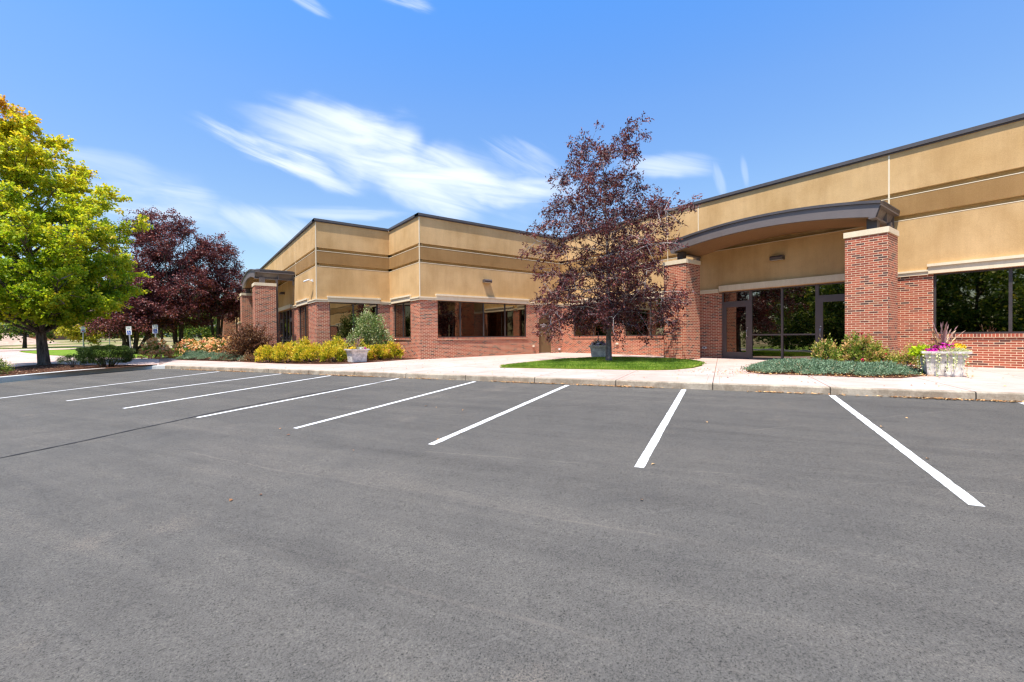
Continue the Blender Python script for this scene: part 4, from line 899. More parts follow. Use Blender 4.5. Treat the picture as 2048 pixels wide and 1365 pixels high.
# brown barberry: arching switches
def arching(name, loc, n, L, lab, cat, lm, seed, spread=0.9, leaves=26, ls=0.045):
    r = np.random.default_rng(seed); e = empty(name, loc, lab, cat); st = MB(); C=[];D=[]
    for i in range(n):
        az = r.uniform(0,2*math.pi); tl = abs(r.normal(0,0.5))*spread+0.08; l = L*r.uniform(0.55,1.05); p = np.array((r.normal(0,0.12),r.normal(0,0.12),0.0)); pts=[p.copy()]
        k = 7
        for j in range(k):
            tt = tl*(0.55+0.17*j); d = np.array((math.cos(az)*math.sin(tt), math.sin(az)*math.sin(tt), math.cos(tt)))
            q = p + d*l/k
            for m_ in range(leaves//k):
                if j >= 1: C.append(p+(q-p)*r.uniform()+r.normal(0,0.012,3)); D.append(d*0.6+r.normal(0,0.7,3))
            p = q; pts.append(p.copy())
        st.tube(pts, [0.011]+[0.008-0.0009*j for j in range(k)], 4, False)
    C=np.array(C); leaf_mesh('foliage', C, np.array(D), ls, ls*0.5, r.uniform(0,1,len(C))**1.6, L_[lm], e)
    st.build('stems', M['bark_red'], e); return e
arching('barberry_bush', wl(2.7,26.2), 420, 1.95, 'spiky brown barberry with arching stems in front of the left brick pier', 'bush', 'barberry', 141, 1.45, leaves=70, ls=0.07)
mound('low_barberry', wl(2.62,24.35), (0.55,0.45,0.34), 1000, 0.05, 'barberry', 'low reddish plant between the blue juniper and the golden bushes', 'bush', None, 142, tint=(0.5,1.0))
# orange flowering hedge
OG = 'orange flowering bushes by the left lawn'
for i, (x, y, rx, ry, h, lb) in enumerate([
    (-1.45,34.2,0.75,0.75,1.22,'orange flowering bush round the foot of the right accessible sign'),
    (0.15,33.6,0.85,0.8,1.10,'orange flowering bush beside the left end of the blue juniper'),
    (1.25,33.2,0.95,0.9,1.16,'orange flowering bush below the tallest purple tree'),
    (2.35,33.4,0.95,0.9,1.28,'orange flowering bush second from the left brick pier'),
    (2.6,30.6,0.85,0.8,1.12,'orange flowering bush touching the left brick pier and barberry'),
    (1.7,31.6,0.85,0.7,1.02,'orange flowering bush behind the middle of the blue juniper')]):
    mound('flowering_bush', wl(x,y), (rx,ry,h), 3000, 0.07, 'rose', lb, 'bush', OG, 150+i, clumps=70, tight=0.08, bloom=('orange',300,0.085,0.0), tint=(0,0.6))
# roses at the right entrance
RG = 'rose bushes in front of the right brick pier'
mound('rose_bush', wl(15.75,4.95), (0.42,0.42,0.86), 1700, 0.075, 'rose', 'smallest rose bush, in front of the right glass door', 'rose bush', RG, 161, clumps=48, tight=0.09, bloom=('crimson',2,0.05,0.2))
mound('rose_bush', wl(16.15,4.15), (0.72,0.62,1.06), 4000, 0.078, 'rose', 'tallest rose bush with crimson blooms before the right brick pier', 'rose bush', RG, 162, clumps=90, tight=0.065, bloom=('crimson',9,0.05,0.15), stems=16)
mound('rose_bush', wl(16.35,3.2), (0.55,0.5,0.72), 2300, 0.062, 'rose', 'low orange tipped rose bush between the brick pier and the stone planter', 'rose bush', RG, 163, clumps=50, tight=0.09, tint=(0.15,1.0))
# juniper mats
def juniper(name, poly, hmax, n, label, seed):
    r = np.random.default_rng(seed); P = np.array(poly); mn, mx = P.min(0), P.max(0); pts = []
    def inside(x, y):
        c = False; j = len(P)-1
        for i in range(len(P)):
            if (P[i][1] > y) != (P[j][1] > y) and x < (P[j][0]-P[i][0])*(y-P[i][1])/(P[j][1]-P[i][1])+P[i][0]: c = not c
            j = i
        return c
    def edge(x, y):
        best = 9
        for i in range(len(P)):
            a, b = P[i], P[(i+1)%len(P)]; ab = b-a; tt = np.clip(((x-a[0])*ab[0]+(y-a[1])*ab[1])/(ab@ab),0,1); q = a+ab*tt
            best = min(best, math.hypot(x-q[0], y-q[1]))
        return best
    while len(pts) < n:
        x, y = r.uniform(mn-0.2, mx+0.2)
        jx, jy = 0.16*math.sin(y*7.3+x*2.1)+r.normal(0,0.07), 0.16*math.sin(x*8.1-y*1.7)+r.normal(0,0.07)
        if inside(x+jx, y+jy):
            d = edge(x, y) if inside(x, y) else 0.0
            hh = hmax*min(1, (d/0.6+0.14))**0.6*(0.80+0.26*math.sin(x*4.3+1)*math.cos(y*3.9)+0.14*math.sin(x*9.7)*math.sin(y*11.3)); pts.append((x, y, max(hh,0.03)))
    pts = np.array(pts); c0 = P.mean(0); e = empty(name, (c0[0],c0[1],walk(c0[0])), label, 'juniper')
    z = walk(pts[:,0])-walk(c0[0]) + pts[:,2]*r.uniform(0.35,1.0,n)**0.5
    C0 = np.stack([pts[:,0]-c0[0], pts[:,1]-c0[1], z],1)
    az = r.uniform(0,2*math.pi,n); el = r.uniform(0.1,1.15,n); D0 = np.stack([np.cos(az)*np.cos(el), np.sin(az)*np.cos(el), np.sin(el)],1)
    k = 5; C = np.repeat(C0,k,0)+np.repeat(D0,k,0)*np.tile(np.linspace(0,0.07,k),n)[:,None]; D = np.repeat(D0,k,0)+r.normal(0,0.45,(n*k,3))
    tint = np.repeat(np.clip(r.beta(2.2,2.2,n)*0.92+0.0,0,0.93),k); brown = np.repeat(r.uniform(0,1,n) < 0.03,k); tint[brown] = 1.0
    leaf_mesh('foliage', C, D, 0.055*r.uniform(0.7,1.2,n*k), 0.014, tint, L_['juniper'], e)
    return e
juniper('juniper', [(12.42,5.2),(12.75,5.75),(13.3,6.0),(14.1,6.3),(14.9,6.45),(15.5,6.2),(15.9,5.4),(15.6,4.3),(15.5,3.4),(15.2,2.85),(14.7,2.66),(14.2,2.66),(13.5,2.9),(13.15,3.4),(12.95,4.3)], 0.24, 15000, 'blue green juniper mat beside the big flower planter on the right', 171)
juniper('juniper', [(-0.30,30.9),(0.1,29.7),(0.75,28.35),(1.5,26.9),(2.15,25.5),(2.6,24.9),(2.75,25.8),(2.2,27.6),(1.3,29.6),(0.4,31.6)], 0.50, 9000, 'blue green juniper mat in front of the orange flowers on the left', 172)
# island planting
def il(x, y, dz=0.04): return (x, y, hz0(x,y)+dz)
def boxy(name, loc, hx, hy, h, n, size, lmat, label, cat, seed, rz):
    r = np.random.default_rng(seed); e = empty(name, loc, label, cat, None, rz)
    u = r.normal(size=(n,3)); u /= (np.abs(u)**5).sum(1,keepdims=True)**0.2; u[:,2] = np.where(u[:,2] < -0.75, -u[:,2], u[:,2])
    bumpy = 1+0.05*np.sin(u[:,:1]*9+u[:,1:2]*5)+0.05*np.sin(u[:,2:]*8+u[:,:1]*4)
    C = u*np.array((hx,hy,h/2))*bumpy*r.uniform(0.70,1.0,(n,1))**0.6; C[:,:2] *= (0.86+0.14*np.clip((C[:,2:]/h+0.5)*2.2,0,1)); C[:,2] += h/2+0.04
    D = u + r.normal(0,0.55,(n,3)); D[:,2] += 0.5
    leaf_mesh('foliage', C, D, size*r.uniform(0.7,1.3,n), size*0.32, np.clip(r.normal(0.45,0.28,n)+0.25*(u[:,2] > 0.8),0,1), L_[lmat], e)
    core = MB()
    for i in range(26):
        q = (r.uniform(-.8,.8)*hx, r.uniform(-.8,.8)*hy, h*r.uniform(.6,.9)); core.tube([(q[0]*.4,q[1]*.3,0.0),(q[0]*.8,q[1]*.7,q[2]*.5),q],[0.02,0.013,0.005],5,False)
    core.build('branches', M['bark_dark'], e)
    return e
boxy('yew_hedge', il(-2.72,25.7), 0.86, 0.58, 0.84, 26000, 0.055, 'yew', 'dark clipped yew hedge on the mulch island by the curb', 'hedge', 181, R(-27))
mound('yew_bush', il(-3.95,26.9), (0.55,0.45,0.60), 2000, 0.045, 'yew', 'loose straggly yew just left of the clipped hedge', 'bush', None, 182, 0.35, clumps=34, tight=0.08, base=0.35, tint=(0.2,1.0))
mound('corner_bush', il(-6.15,25.1), (0.80,0.7,0.80), 3600, 0.06, 'rose', 'yellow green bush on the mulch at the left edge of the curb', 'bush', None, 183, clumps=60, tight=0.10, tint=(0.1,0.65))

# lawn blades and litter
def inside_poly(P, x, y):
    c = np.zeros(len(x), bool); j = len(P)-1
    for i in range(len(P)):
        cond = ((P[i][1] > y) != (P[j][1] > y)) & (x < (P[j][0]-P[i][0])*(y-P[i][1])/(P[j][1]-P[i][1]+1e-12)+P[i][0]); c ^= cond; j = i
    return c
def scatter(poly, n, r, jit=0.0):
    P = np.array(poly); mn, mx = P.min(0)-jit, P.max(0)+jit; X = np.zeros(0); Y = np.zeros(0)
    while len(X) < n:
        x = r.uniform(mn[0],mx[0],n); y = r.uniform(mn[1],mx[1],n); k = inside_poly(P, x+jit*r.normal(0,1,n), y+jit*r.normal(0,1,n)); X = np.concatenate([X,x[k]]); Y = np.concatenate([Y,y[k]])
    return X[:n], Y[:n]
r = np.random.default_rng(31); n = 80000; X, Y = scatter(lawn1, n, r, 0.05)
keep = np.hypot(X-13.45, Y-11.55) > r.uniform(0.2,0.75,n); X, Y = X[keep], Y[keep]; n = len(X)
C = np.stack([X, Y, walk(X)+0.033],1); D = np.stack([r.normal(0,0.35,n), r.normal(0,0.35,n), np.ones(n)],1)
leaf_mesh('lawn_grass', C, D, 0.075*r.uniform(0.6,1.3,n), 0.013, np.clip(r.uniform(0,0.8,n)**1.2+0.22*np.sin(X*3.3+np.sin(Y*2.1))*np.cos(Y*3.7)+(r.uniform(0,1,n)<0.02)*0.6,0,1), L_['grass'], None, fold=0.2, kind='stuff', label='short green grass round the purple tree')
ringp = [(13.45+0.72*math.cos(a), 11.55+0.62*math.sin(a)) for a in np.linspace(0,2*math.pi,20,endpoint=False)]
sheet('mulch_ring', ringp, lambda x, y: walk(x)+0.048, M['mulch'])
n = 5200; a = r.uniform(0,1,n); sx = r.uniform(-8,26,n); dx = -0.02-np.abs(r.normal(0,0.05,n)); keepm = (np.sin(sx*2.1)+np.sin(sx*0.83+1)+r.normal(0,0.8,n)) > 0.25; sx, dx = sx[keepm], dx[keepm]; n = len(sx)
p = P0[None,:]+SD[None,:]*sx[:,None]+DD[None,:]*dx[:,None]
C1 = np.stack([p[:,0],p[:,1],asph(p[:,0],p[:,1])+0.012],1)
n2 = 420; sx2 = r.uniform(-3,22,n2); dx2 = r.uniform(0.2,9,n2)**1.0; p2_ = P0[None,:]+SD[None,:]*sx2[:,None]+DD[None,:]*dx2[:,None]; ok = (p2_[:,0] < 18.4) & (p2_[:,1] < 19.4); p2_ = p2_[ok]
C2 = np.stack([p2_[:,0],p2_[:,1],walk(p2_[:,0])+0.01],1)
n3 = 22; X3 = r.uniform(0,11,n3); Y3 = r.uniform(1,14,n3); ok = (X3-11.66)*0.888+(Y3-0.73)*0.459 < -0.2; C3 = np.stack([X3[ok],Y3[ok],asph(X3[ok],Y3[ok])+0.008],1)
mx_ = r.integers(0,2,900); ex = np.array(bedR); X4, Y4 = scatter([(12.2,5.1),(12.3,5.8),(14.7,2.7),(14.3,2.2),(12.9,2.9),(12.5,4.2)], 420, r); C4 = np.stack([X4,Y4,walk(X4)+0.03],1)
X5 = r.normal(12.2,0.7,160); Y5 = r.normal(6.3,0.9,160); C5 = np.stack([X5,Y5,walk(X5)+0.01],1)
C = np.concatenate([C1,C2,C3,C4,C5]); n = len(C); az = r.uniform(0,2*math.pi,n); D = np.stack([np.cos(az),np.sin(az),r.uniform(0,0.35,n)],1)
leaf_mesh('fallen_leaves', C, D, 0.055*r.uniform(0.5,1.2,n), 0.034, r.uniform(0,1,n), L_['litter'], None, fold=0.25, up=np.stack([r.normal(0,.3,n),r.normal(0,.3,n),np.ones(n)],1), kind='stuff', label='small dry leaves scattered on the walk and gutter')
# bark chips on the mulch
X6, Y6 = scatter(islp[:11]+[(-22,20)]+islp[12:], 9000, r); k6 = X6 > -9; X6, Y6 = X6[k6], Y6[k6]
Z6 = np.array([hz0(a_, b_) for a_, b_ in zip(X6, Y6)])+0.045
X7, Y7 = scatter(bedL, 5000, r); Z7 = walk(X7)+0.022
C = np.concatenate([np.stack([X6,Y6,Z6],1), np.stack([X7,Y7,Z7],1)]); n = len(C); az = r.uniform(0,2*math.pi,n); D = np.stack([np.cos(az),np.sin(az),r.uniform(-.1,0.4,n)],1)
leaf_mesh('bark_chips', C, D, 0.06*r.uniform(0.5,1.2,n), 0.03, r.uniform(0,1,n), L_['chips'], None, up=np.stack([r.normal(0,.4,n),r.normal(0,.4,n),np.ones(n)],1), kind='stuff', label='loose bark chips on the planting beds')

# ================================================================== TREES
def tree(name, loc, label, cat, group, lmat, bark, twig, trunk_r, trunk_h, top, prof, nprim, nsec, nter, nleaf, ls, lw, seed, rise=0.35, droop=0.0, tintf=None, stems=None, prim_r=0.05, twig_show=True, spray=0.16, squash=None, zlow=None, lean=(0,0), flat=0.5, skip=None, secl=0.42, leafdroop=0.2, fpow=1.1, ragged=0.28, top_sparse=0.0):
    """prof: list of (height, radius) of the crown; limbs run from the leader to the profile"""
    r = np.random.default_rng(seed); e = empty(name, loc, label, cat, group)
    pz = np.array([p[0] for p in prof]); pr_ = np.array([p[1] for p in prof])
    tr = MB(); tw = MB(); LC = []; LD = []; LT = []
    stems_ = stems or [((0,0),(lean[0],lean[1]),1.0)]
    axes = []
    for (b0, tl, sc) in stems_:
        pts = []; kk = 9
        for i in range(kk+1):
            f = i/kk; z = top*sc*0.93*f; pts.append(np.array((b0[0]+tl[0]*f+0.06*math.sin(5*f+b0[0]*9)*(f>0), b0[1]+tl[1]*f+0.06*math.cos(4*f+b0[1]*7)*(f>0)-0.06*(f>0), z)))
        rads = [trunk_r*(1.18 if i == 0 else (1-0.92*(i/kk)**0.8)) for i in range(kk+1)]
        if not stems: rads[0] = trunk_r*1.25; pts.insert(1, np.array((0,0,0.18))); rads.insert(1, trunk_r*1.02)
        tr.tube(pts, rads, 12 if trunk_r > 0.1 else 7, True); axes.append(pts)
    for i in range(nprim):
        f = (i+0.5)/nprim; pts = axes[i % len(axes)]
        zt = pz[0] + (pz[-1]-pz[0])*f**fpow + r.normal(0,0.15)      # tip height
        R_ = float(np.interp(zt, pz, pr_))*r.uniform(1.0-ragged,1.08); az = i*2.39996 + r.normal(0,0.25)
        zs = max(trunk_h, min(zt - rise*R_*r.uniform(0.7,1.2), top*0.9))
        j = np.searchsorted([q[2] for q in pts], zs); j = min(max(j,1),len(pts)-1); q0, q1 = pts[j-1], pts[j]
        s0 = q0 + (q1-q0)*np.clip((zs-q0[2])/(q1[2]-q0[2]+1e-6),0,1)
        out = np.array((math.cos(az), math.sin(az), 0))
        tip = np.array((out[0]*R_+lean[0]*zt/top, out[1]*R_+lean[1]*zt/top, zt)); 
        mid = s0*0.5 + tip*0.5 + np.array((0,0,0.12*R_*(1 if droop >= 0 else -1) + droop*R_*0.5))
        K = 7; tt = np.linspace(0,1,K)[:,None]; pl = (1-tt)**2*s0 + 2*tt*(1-tt)*mid + tt**2*tip
        pl[1:-1] += r.normal(0,0.03*R_,(K-2,3))*0.6
        rb = prim_r*(0.35+0.65*(R_/max(pr_)))*(1-0.35*f)
        tr.tube(pl, [rb*(1-0.85*k/(K-1)) for k in range(K)], 6, False)
        for s in range(max(3, int(round(nsec*(0.12+1.05*R_/max(pr_))*(1-top_sparse*f*f))))):
            u_ = r.uniform(0.22,1.0); kf = u_*(K-1); k0 = int(min(kf,K-2)); a = pl[k0]+(pl[k0+1]-pl[k0])*(kf-k0)
            tang = pl[k0+1]-pl[k0]; tang /= np.linalg.norm(tang)
            d = tang*0.7 + r.normal(0,1,3)*np.array((1,1,flat)); d[2] += rise*0.5; d /= np.linalg.norm(d)
            L2 = secl*R_*r.uniform(0.5,1.0)*(1.15-0.6*u_)+0.18
            b = a + d*L2*0.6; c = b + (d+np.array((0,0,-0.5*droop*1.6)))*L2*0.4
            if skip is not None and skip(c): continue
            tw.tube([a,b,c], [rb*0.32+0.004, rb*0.2+0.003, 0.003], 3, False)
            for q in range(nter):
                v_ = r.uniform(0.25,1.0); st_ = a+(b-a)*(v_/0.6) if v_ < 0.6 else b+(c-b)*((v_-0.6)/0.4)
                d2 = d*0.5 + r.normal(0,1,3)*np.array((1,1,flat)); d2[2] -= droop*0.8; d2 /= np.linalg.norm(d2); L3 = spray*r.uniform(0.7,1.6)*1.6
                en = st_+d2*L3
                if twig_show: tw.tube([st_,en],[0.004,0.002],3,False)
                m_ = nleaf; w_ = r.uniform(0.15,1.05,(m_,1)); base = st_+(en-st_)*w_
                LC.append(base + r.normal(0,spray*0.22,(m_,3))); dd = d2[None,:]*0.7+r.normal(0,0.7,(m_,3)); dd[:,2] -= leafdroop; LD.append(dd)
                LT.append(tintf(base, r, np.hypot(en[0],en[1])/(np.interp(en[2],pz,pr_)+0.01), r.normal()) if tintf else r.uniform(0,1,m_))
    LC = np.concatenate(LC); LD = np.concatenate(LD); LT = np.concatenate(LT); n = len(LC)
    leaf_mesh('crown', LC, LD, ls*r.uniform(0.7,1.25,n), lw*r.uniform(0.8,1.2,n), LT, L_[lmat], e)
    tr.build('trunk', M[bark], e, smooth=True); tw.build('twigs', M[twig], e)
    return e

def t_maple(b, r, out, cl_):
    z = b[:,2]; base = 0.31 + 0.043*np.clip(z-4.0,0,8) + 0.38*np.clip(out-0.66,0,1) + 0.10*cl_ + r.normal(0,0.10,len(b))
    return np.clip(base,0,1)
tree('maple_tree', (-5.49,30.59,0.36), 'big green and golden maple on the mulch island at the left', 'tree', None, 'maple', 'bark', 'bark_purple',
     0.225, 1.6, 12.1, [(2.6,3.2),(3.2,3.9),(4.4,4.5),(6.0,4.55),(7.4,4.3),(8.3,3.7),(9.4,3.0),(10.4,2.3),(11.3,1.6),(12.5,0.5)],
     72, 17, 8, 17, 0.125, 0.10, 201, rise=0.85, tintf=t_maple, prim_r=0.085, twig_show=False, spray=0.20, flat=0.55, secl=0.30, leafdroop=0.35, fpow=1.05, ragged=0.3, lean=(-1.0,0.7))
def t_pur(b, r, out, cl_): return np.clip(0.42+0.12*cl_+0.18*np.clip(out-0.7,0,1)+r.normal(0,0.22,len(b)),0,1)
tree('purple_tree', (13.45,11.55,0.58), 'purple leaved tree standing alone on the small lawn before the brick court', 'tree', None, 'purple', 'bark_purple', 'bark_twig',
     0.125, 1.9, 8.9, [(1.2,2.2),(2.0,2.8),(3.2,3.0),(4.4,3.35),(5.4,3.5),(6.1,3.0),(7.0,2.55),(7.8,2.2),(8.5,1.8),(9.0,1.2)],
     66, 15, 6, 12, 0.118, 0.047, 223, rise=0.12, droop=0.28, tintf=t_pur, prim_r=0.030, spray=0.185, flat=0.7, secl=0.36, leafdroop=0.1, fpow=1.2, ragged=0.55, top_sparse=0.62, lean=(-0.2,0.12))
PT = 'purple trees by the left end of the building'
def multi(n, spread, seed, lean=1.0):
    r = np.random.default_rng(seed); o = []
    for i in range(n):
        a = 2*math.pi*i/n + r.normal(0,0.3); o.append(((0.12*math.cos(a),0.12*math.sin(a)),(spread*math.cos(a)*r.uniform(.5,1),spread*math.sin(a)*r.uniform(.5,1)),r.uniform(0.8,1.0)))
    return o
for (x, y, top, Rm, low_, lb, sd_, st_) in [
    (-3.35,47.0,6.2,2.9,1.9,'low wide purple tree with forked stems behind the accessible signs',221,multi(5,2.6,1)),
    (-2.50,52.0,13.2,3.0,2.6,'purple tree rising highest beside the golden maple crown',222,multi(3,1.2,2)),
    (-0.50,49.5,12.6,3.5,2.4,'broad purple tree with clustered trunks behind the orange flowers',223,multi(5,1.6,3)),
    (2.40,50.0,10.9,3.1,3.3,'rightmost purple tree, its crown reaching the left canopy',224,multi(4,1.3,4)),]:
    tree('purple_tree', (x,y,hz(x,y)), lb, 'tree', PT, 'purple', 'bark_dark', 'bark_purple', 0.15, low_, top,
         [(low_,Rm*0.8),(low_+0.12*top,Rm),(0.45*top,Rm),(0.65*top,Rm*0.86),(0.82*top,Rm*0.62),(0.95*top,Rm*0.3),(top,0.15)],
         40, 13, 6, 13, 0.17, 0.085, sd_, rise=0.7, ragged=0.4, tintf=t_pur, stems=st_, prim_r=0.07, twig_show=False, spray=0.36, flat=0.6, secl=0.40)
# trees beyond the lawn and along the field
BG = 'trees beyond the lawn and the field'
for (x, y, top, Rm, low_, lm, lb, sd_) in [
    (-17.0,85.0,11.0,6.0,2.0,'green','green street tree standing left of the maple trunk',301),
    (-9.6,71.6,5.6,1.9,1.2,'yellowtree','small yellow tree behind the leftmost accessible sign',302),
    (-6.3,75.2,9.0,4.6,2.0,'green','green street tree seen under the maple between two signs',303),
    (-30.0,104.0,11.0,6.0,1.7,'green','green tree at the far left beyond the dirt mound',304),
    (-17.0,134.0,14.0,6.5,1.6,'bluegreen','blue green spreading tree far across the field',305),
    (-36.0,150.0,12.0,6.5,1.5,'green','green tree far behind the dirt mound',306),
    (-46.0,168.0,12.0,7.0,1.5,'green','green tree at the back left of the field',307),
    (-3.6,110.0,11.0,5.2,1.5,'green','green tree far behind the forked purple tree',308),
    (-9.5,128.0,10.0,5.5,1.2,'yellowtree','yellow green tree at the far edge of the field',309),
    (3.0,92.0,9.0,4.8,0.6,'green','green bushy tree far behind the purple tree trunks',310),
    (9.5,100.0,9.0,5.0,0.6,'yellowtree','yellow green tree showing past the brick pier at the left',311),
    (-2.5,150.0,11.0,6.0,2.0,'bluegreen','blue green tree at the end of the field',312)]:
    tree('street_tree', (x,y,hz(x,y)), lb, 'tree', BG, lm, 'bark_dark', 'bark_dark', 0.22 if Rm > 2.5 else 0.09, low_*0.9, top,
         [(low_,Rm*0.75),(low_+0.12*top,Rm),(0.5*top,Rm),(0.75*top,Rm*0.75),(0.93*top,Rm*0.4),(top,0.2)],
         26, 9, 5, 9, 0.30 if Rm > 2.5 else 0.2, 0.26 if Rm > 2.5 else 0.16, sd_, rise=0.4, prim_r=0.09, twig_show=False, spray=0.55 if Rm > 2.5 else 0.3, flat=0.6)
# far treeline closing the field
r = np.random.default_rng(77); n = 26000; q = r.uniform(0,1,n); bx = -120+175*q; by = 205-20*q + r.normal(0,3,n)
hgt = 6.5+2.5*np.sin(q*37)+1.8*np.sin(q*91+1)+1.2*np.sin(q*210); zz = r.uniform(0.02,1,n)**0.8
zb_ = np.array([hz(a_,b_) for a_,b_ in zip(bx,by)])
C = np.stack([bx+r.normal(0,1,n),by,zb_+zz*hgt],1); D = r.normal(size=(n,3))
leaf_mesh('treeline', C, D, 1.0*r.uniform(0.6,1.3,n), 0.8, np.clip(0.25+0.5*np.sin(q*60)**2*r.uniform(0,1,n)+r.normal(0,.12,n),0,1), L_['bluegreen'], None, kind='stuff', label='distant line of trees along the back of the field')
# trees across the drive on the street side, seen in the window glass
RG2 = 'trees on the street side mirrored in the windows'
for i, (x, y, top, Rm) in enumerate([(-21,6.5,12,5.6),(-24,-3,12.5,5.8),(-20.5,14.5,11,5.0),(-27,21,12,5.8),(-17,-13,12,5.6),(-31,10,13,6.5),(-34,0,13,6.5),(-37,18,13,6.8),(-36,28,12,6)]):
    tree('street_tree', (x,y,asph(x,y)+0.1), ['tree facing the right window across the lot','tree across the lot behind the camera','tree across the lot left of the camera','tree by the drive left of the maple','tree at the street corner behind the camera','second row tree across the lot','broad tree in the second row behind the camera','tall back row tree across the lot','last tree of the back row by the drive'][i], 'tree', RG2,
         'green', 'bark_dark', 'bark_dark', 0.2, 1.6, top, [(0.9,Rm*0.85),(2.6,Rm),(0.5*top,Rm),(0.75*top,Rm*0.8),(0.93*top,Rm*0.45),(top,0.2)], 30, 11, 5, 10, 0.28, 0.24, 401+i, rise=0.4, prim_r=0.09, twig_show=False, spray=0.5, flat=0.6)
sheet('lawn', [(-17,-34),(-13.5,-8),(-14.5,6),(-17.5,16.4),(-24,13.0),(-34,40),(-90,40),(-90,-34)], lambda x, y: max(asph(x,y),-1.0)+0.12, M['lawn'], sub=6, label='street side lawn across the parking lot')
for i, (x, y) in enumerate([(-16.5,4),(-16.8,8.5),(-15.8,-1),(-17.2,12.5),(-15.4,-6)]):
    mound('street_bush', (x,y,asph(x,y)+0.1), (1.4,1.4,1.2), 1500, 0.12, 'spirea', ['round','broad','low','pale','short'][i]+' bush across the lot behind the camera', 'bush', 'bushes on the street side', 420+i, clumps=40, tint=(0,0.6))

# ================================================================== SIGNS
def sign(x, y, h, lean, rz, label, both=True):
    z0 = hz(x,y)+0.02; e = empty('accessible_parking_sign', (x,y,z0), label, 'parking sign', 'accessible parking signs', rz); e.rotation_euler = (lean[0], lean[1], rz)
    mb = MB(); mb.box(-0.03,0.03,-0.03,0.03,-0.1,h+0.02); mb.build('post', M['galv'], e)
    mb = MB(); mb.box(-0.155,0.155,-0.036,-0.031,h-0.47,h-0.01-0.15); pl = mb.build('sign_plate', M['white'], e)
    mb = MB(); mb.box(-0.155,0.155,-0.036,-0.031,h-0.15,h+0.06); hp = mb.build('header_plate', M['white'], e)
    # header lettering strokes and the wheelchair symbol
    mb = MB()
    for i in range(8): mb.box(-0.125+i*0.032,-0.125+i*0.032+0.02,-0.038,-0.0365,h-0.01,h+0.035)
    for i in range(6): mb.box(-0.09+i*0.032,-0.09+i*0.032+0.02,-0.038,-0.0365,h-0.10,h-0.055)
    mb.build('lettering', M['green_paint'], hp)
    mb = MB(); mb.box(-0.10,0.10,-0.0385,-0.0365,h-0.45,h-0.21); bp = mb.build('blue_panel', M['blue'], pl)
    mb = MB(); zc = h-0.33
    mb.disc((-0.012,-0.0387,zc+0.085),(0,-1,0),0.019,0.003,10)
    def bar(x0,z0_,x1,z1_,w=0.010):
        d = np.array((x1-x0,z1_-z0_)); d = d/np.linalg.norm(d); nn = np.array((-d[1],d[0]))*w
        mb.quad([(x0-nn[0],-0.0402,zc+z0_-nn[1]),(x1-nn[0],-0.0402,zc+z1_-nn[1]),(x1+nn[0],-0.0402,zc+z1_+nn[1]),(x0+nn[0],-0.0402,zc+z0_+nn[1])])
    bar(-0.010,0.062,-0.002,-0.012); bar(-0.002,-0.008,0.045,-0.008); bar(0.045,-0.008,0.062,-0.07); bar(-0.006,0.032,0.035,0.032,0.007)
    for k in range(9):
        a0_, a1_ = R(110+k*26), R(110+(k+1)*26); bar(-0.005+0.056*math.cos(a0_), -0.03+0.056*math.sin(a0_), -0.005+0.056*math.cos(a1_), -0.03+0.056*math.sin(a1_), 0.006)
    mb.build('symbol', M['white'], pl)
FZ = R(-30)
sign(-2.69,36.17,1.92,(0,R(-3.5)),FZ,'accessible parking sign on a leaning post in front of the forked purple tree')
sign(-1.44,34.75,1.98,(0,0),FZ,'accessible parking sign standing in the first orange flowering bush')
sign(-7.45,55.5,2.35,(0,0),FZ+R(50),'accessible parking sign furthest left, beside the small yellow tree')
sign(-5.75,56.5,2.55,(R(1),R(-1.5)),FZ+R(45),'accessible parking sign whose post rises from behind the clipped hedge')

# ================================================================== FAR THINGS
def far_building(x, y, w, d, h, rz, roofc, wallc, label, rh=0.6):
    z = hz(x,y); e = empty('distant_building', (x,y,z), label, 'building', 'low buildings across the field', rz)
    wm = mat('far wall', None, (*wallc,1), 0.9); rm = mat('far roof', None, (*roofc,1), 0.9)
    mb = MB(); mb.box(-w/2,w/2,-d/2,d/2,-0.5,h); mb.build('wall', wm, e)
    mb = MB(); o_ = 0.6
    mb.quad([(-w/2-o_,-d/2-o_,h+.01),(w/2+o_,-d/2-o_,h+.01),(w/2+o_,0,h+rh+1.2),(-w/2-o_,0,h+rh+1.2)]); mb.quad([(w/2+o_,d/2+o_,h+.01),(-w/2-o_,d/2+o_,h+.01),(-w/2-o_,0,h+rh+1.2),(w/2+o_,0,h+rh+1.2)])
    mb.box(-w/2-o_,w/2+o_,-d/2-o_-.02,d/2+o_,h-0.25,h+.008); mb.build('roof', rm, e)
    k = int(w/5)
    for i in range(k):
        mb = MB(); xx = -w/2+(i+0.5)*w/k; mb.box(xx-1.3,xx+1.3,-d/2-0.06,-d/2+0.02,0.9,h-0.6); mb.build('window', M['frame'], e)
far_building(-42,190,36,12,2.9,R(-30),(0.06,0.05,0.05),(0.42,0.17,0.09),'low orange brick building with a dark roof far behind the maple trunk')
far_building(-17,205,46,12,2.8,R(-30),(0.30,0.22,0.20),(0.36,0.24,0.20),'low pinkish building across the field behind the second sign')
far_building(-78,205,50,12,3.2,R(-30),(0.30,0.16,0.10),(0.55,0.28,0.13),'low orange walled building at the far left of the field')
far_building(10,190,34,12,3.6,R(-30),(0.22,0.23,0.22),(0.30,0.33,0.30),'grey green shed at the far end of the field')
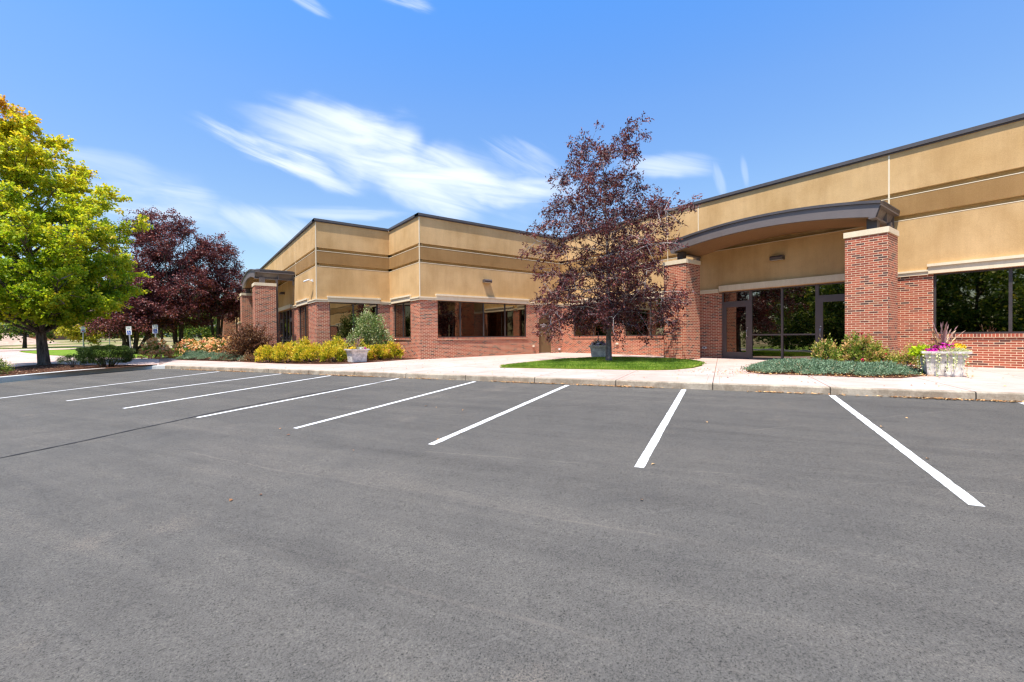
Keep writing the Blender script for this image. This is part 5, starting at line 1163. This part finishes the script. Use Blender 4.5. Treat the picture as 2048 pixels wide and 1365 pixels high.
def car(x, y, rz, colr, label):
    z = hz(x,y)+0.02; e = empty('parked_car', (x,y,z), label, 'car', 'cars parked across the field', rz)
    bm_ = mat('car paint', None, (*colr,1), 0.3, 0.2, 0.6); mb = MB()
    prof = [(-2.2,0.35),(-2.25,0.75),(-1.5,0.95),(-0.9,1.42),(0.7,1.45),(1.35,0.98),(2.1,0.86),(2.25,0.6),(2.2,0.35)]
    for i in range(len(prof)-1):
        (x0,z0),(x1,z1) = prof[i], prof[i+1]; mb.quad([(x0,-.85,z0),(x1,-.85,z1),(x1,.85,z1),(x0,.85,z0)])
    for s_ in (-.85,.85): mb.quad([(a,s_,b) for a,b in prof])
    mb.build('body', bm_, e)
    mb = MB()
    for s_ in (-.86,.86): mb.quad([(-1.35,s_,0.98),(1.2,s_,0.98),(0.65,s_,1.36),(-0.85,s_,1.36)])
    mb.build('windows', M['glass_clear'], e)
    for wx in (-1.4,1.4):
        for s_ in (-.88,.70): 
            w_ = MB(); w_.disc((wx,s_,0.33),(0,1,0),0.33,0.18,12); w_.build('wheel', M['tar'], e)
car(-30.5,139,R(-30),(0.02,0.04,0.12),'dark blue car parked beyond the dirt mound, right one')
car(-34.5,141.5,R(-30),(0.02,0.035,0.09),'dark blue car parked beyond the dirt mound, left one')
car(-40.5,144,R(-30),(0.45,0.46,0.48),'silver car parked left of the dark blue cars')
# cabinet and mound on the field
e = empty('utility_cabinet', (-24.8,136.5,hz(-24.8,136.5)), 'pale utility cabinet on the field right of the maple trunk', 'cabinet')
mb = MB(); mb.box(-0.45,0.45,-0.4,0.4,-0.2,2.4); mb.build('body', M['white'], e); mb = MB(); mb.box(-0.5,0.5,-0.45,0.45,2.401,2.5); mb.build('lid', M['planter'], e)
mb = MB(); c0 = (-25.5,118.0); nr, na = 8, 28; r = np.random.default_rng(5); ph = r.uniform(0,6,4)
def mh(a, q): return 2.3*(1-q)**1.1*(0.75+0.25*math.sin(3*a+ph[0])+0.12*math.sin(7*a+ph[1]))
G_ = [[(c0[0]+ (11*math.cos(a)*0.8-5*math.sin(a)*0.6)*q*(1+0.12*math.sin(5*a)), c0[1]+(-11*math.cos(a)*0.6-5*math.sin(a)*0.8)*q, hz(*c0)-0.2+mh(a,q)) for a in np.linspace(0,2*math.pi,na,endpoint=False)] for q in np.linspace(1,0.02,nr)]
for a, b in zip(G_, G_[1:]):
    for k in range(na): mb.quad([a[k],a[(k+1)%na],b[(k+1)%na],b[k]])
mb.quad(G_[-1])
def dirt(t, b):
    p = geo(t); t.l.new(t.ramp(t.noise(p, 0.8, 6, 0.7), [(0.3,(0.26,0.18,0.13)),(0.55,(0.42,0.30,0.22)),(0.75,(0.50,0.38,0.29))]), b.inputs['Base Color']); bump(t, b, t.noise(p, 1.2, 5), 1, 0.2)
mb.build('dirt_mound', mat('bare pink soil', dirt, rough=0.95), smooth=True, label='bare pinkish soil mound on the field behind the maple', kind='structure')
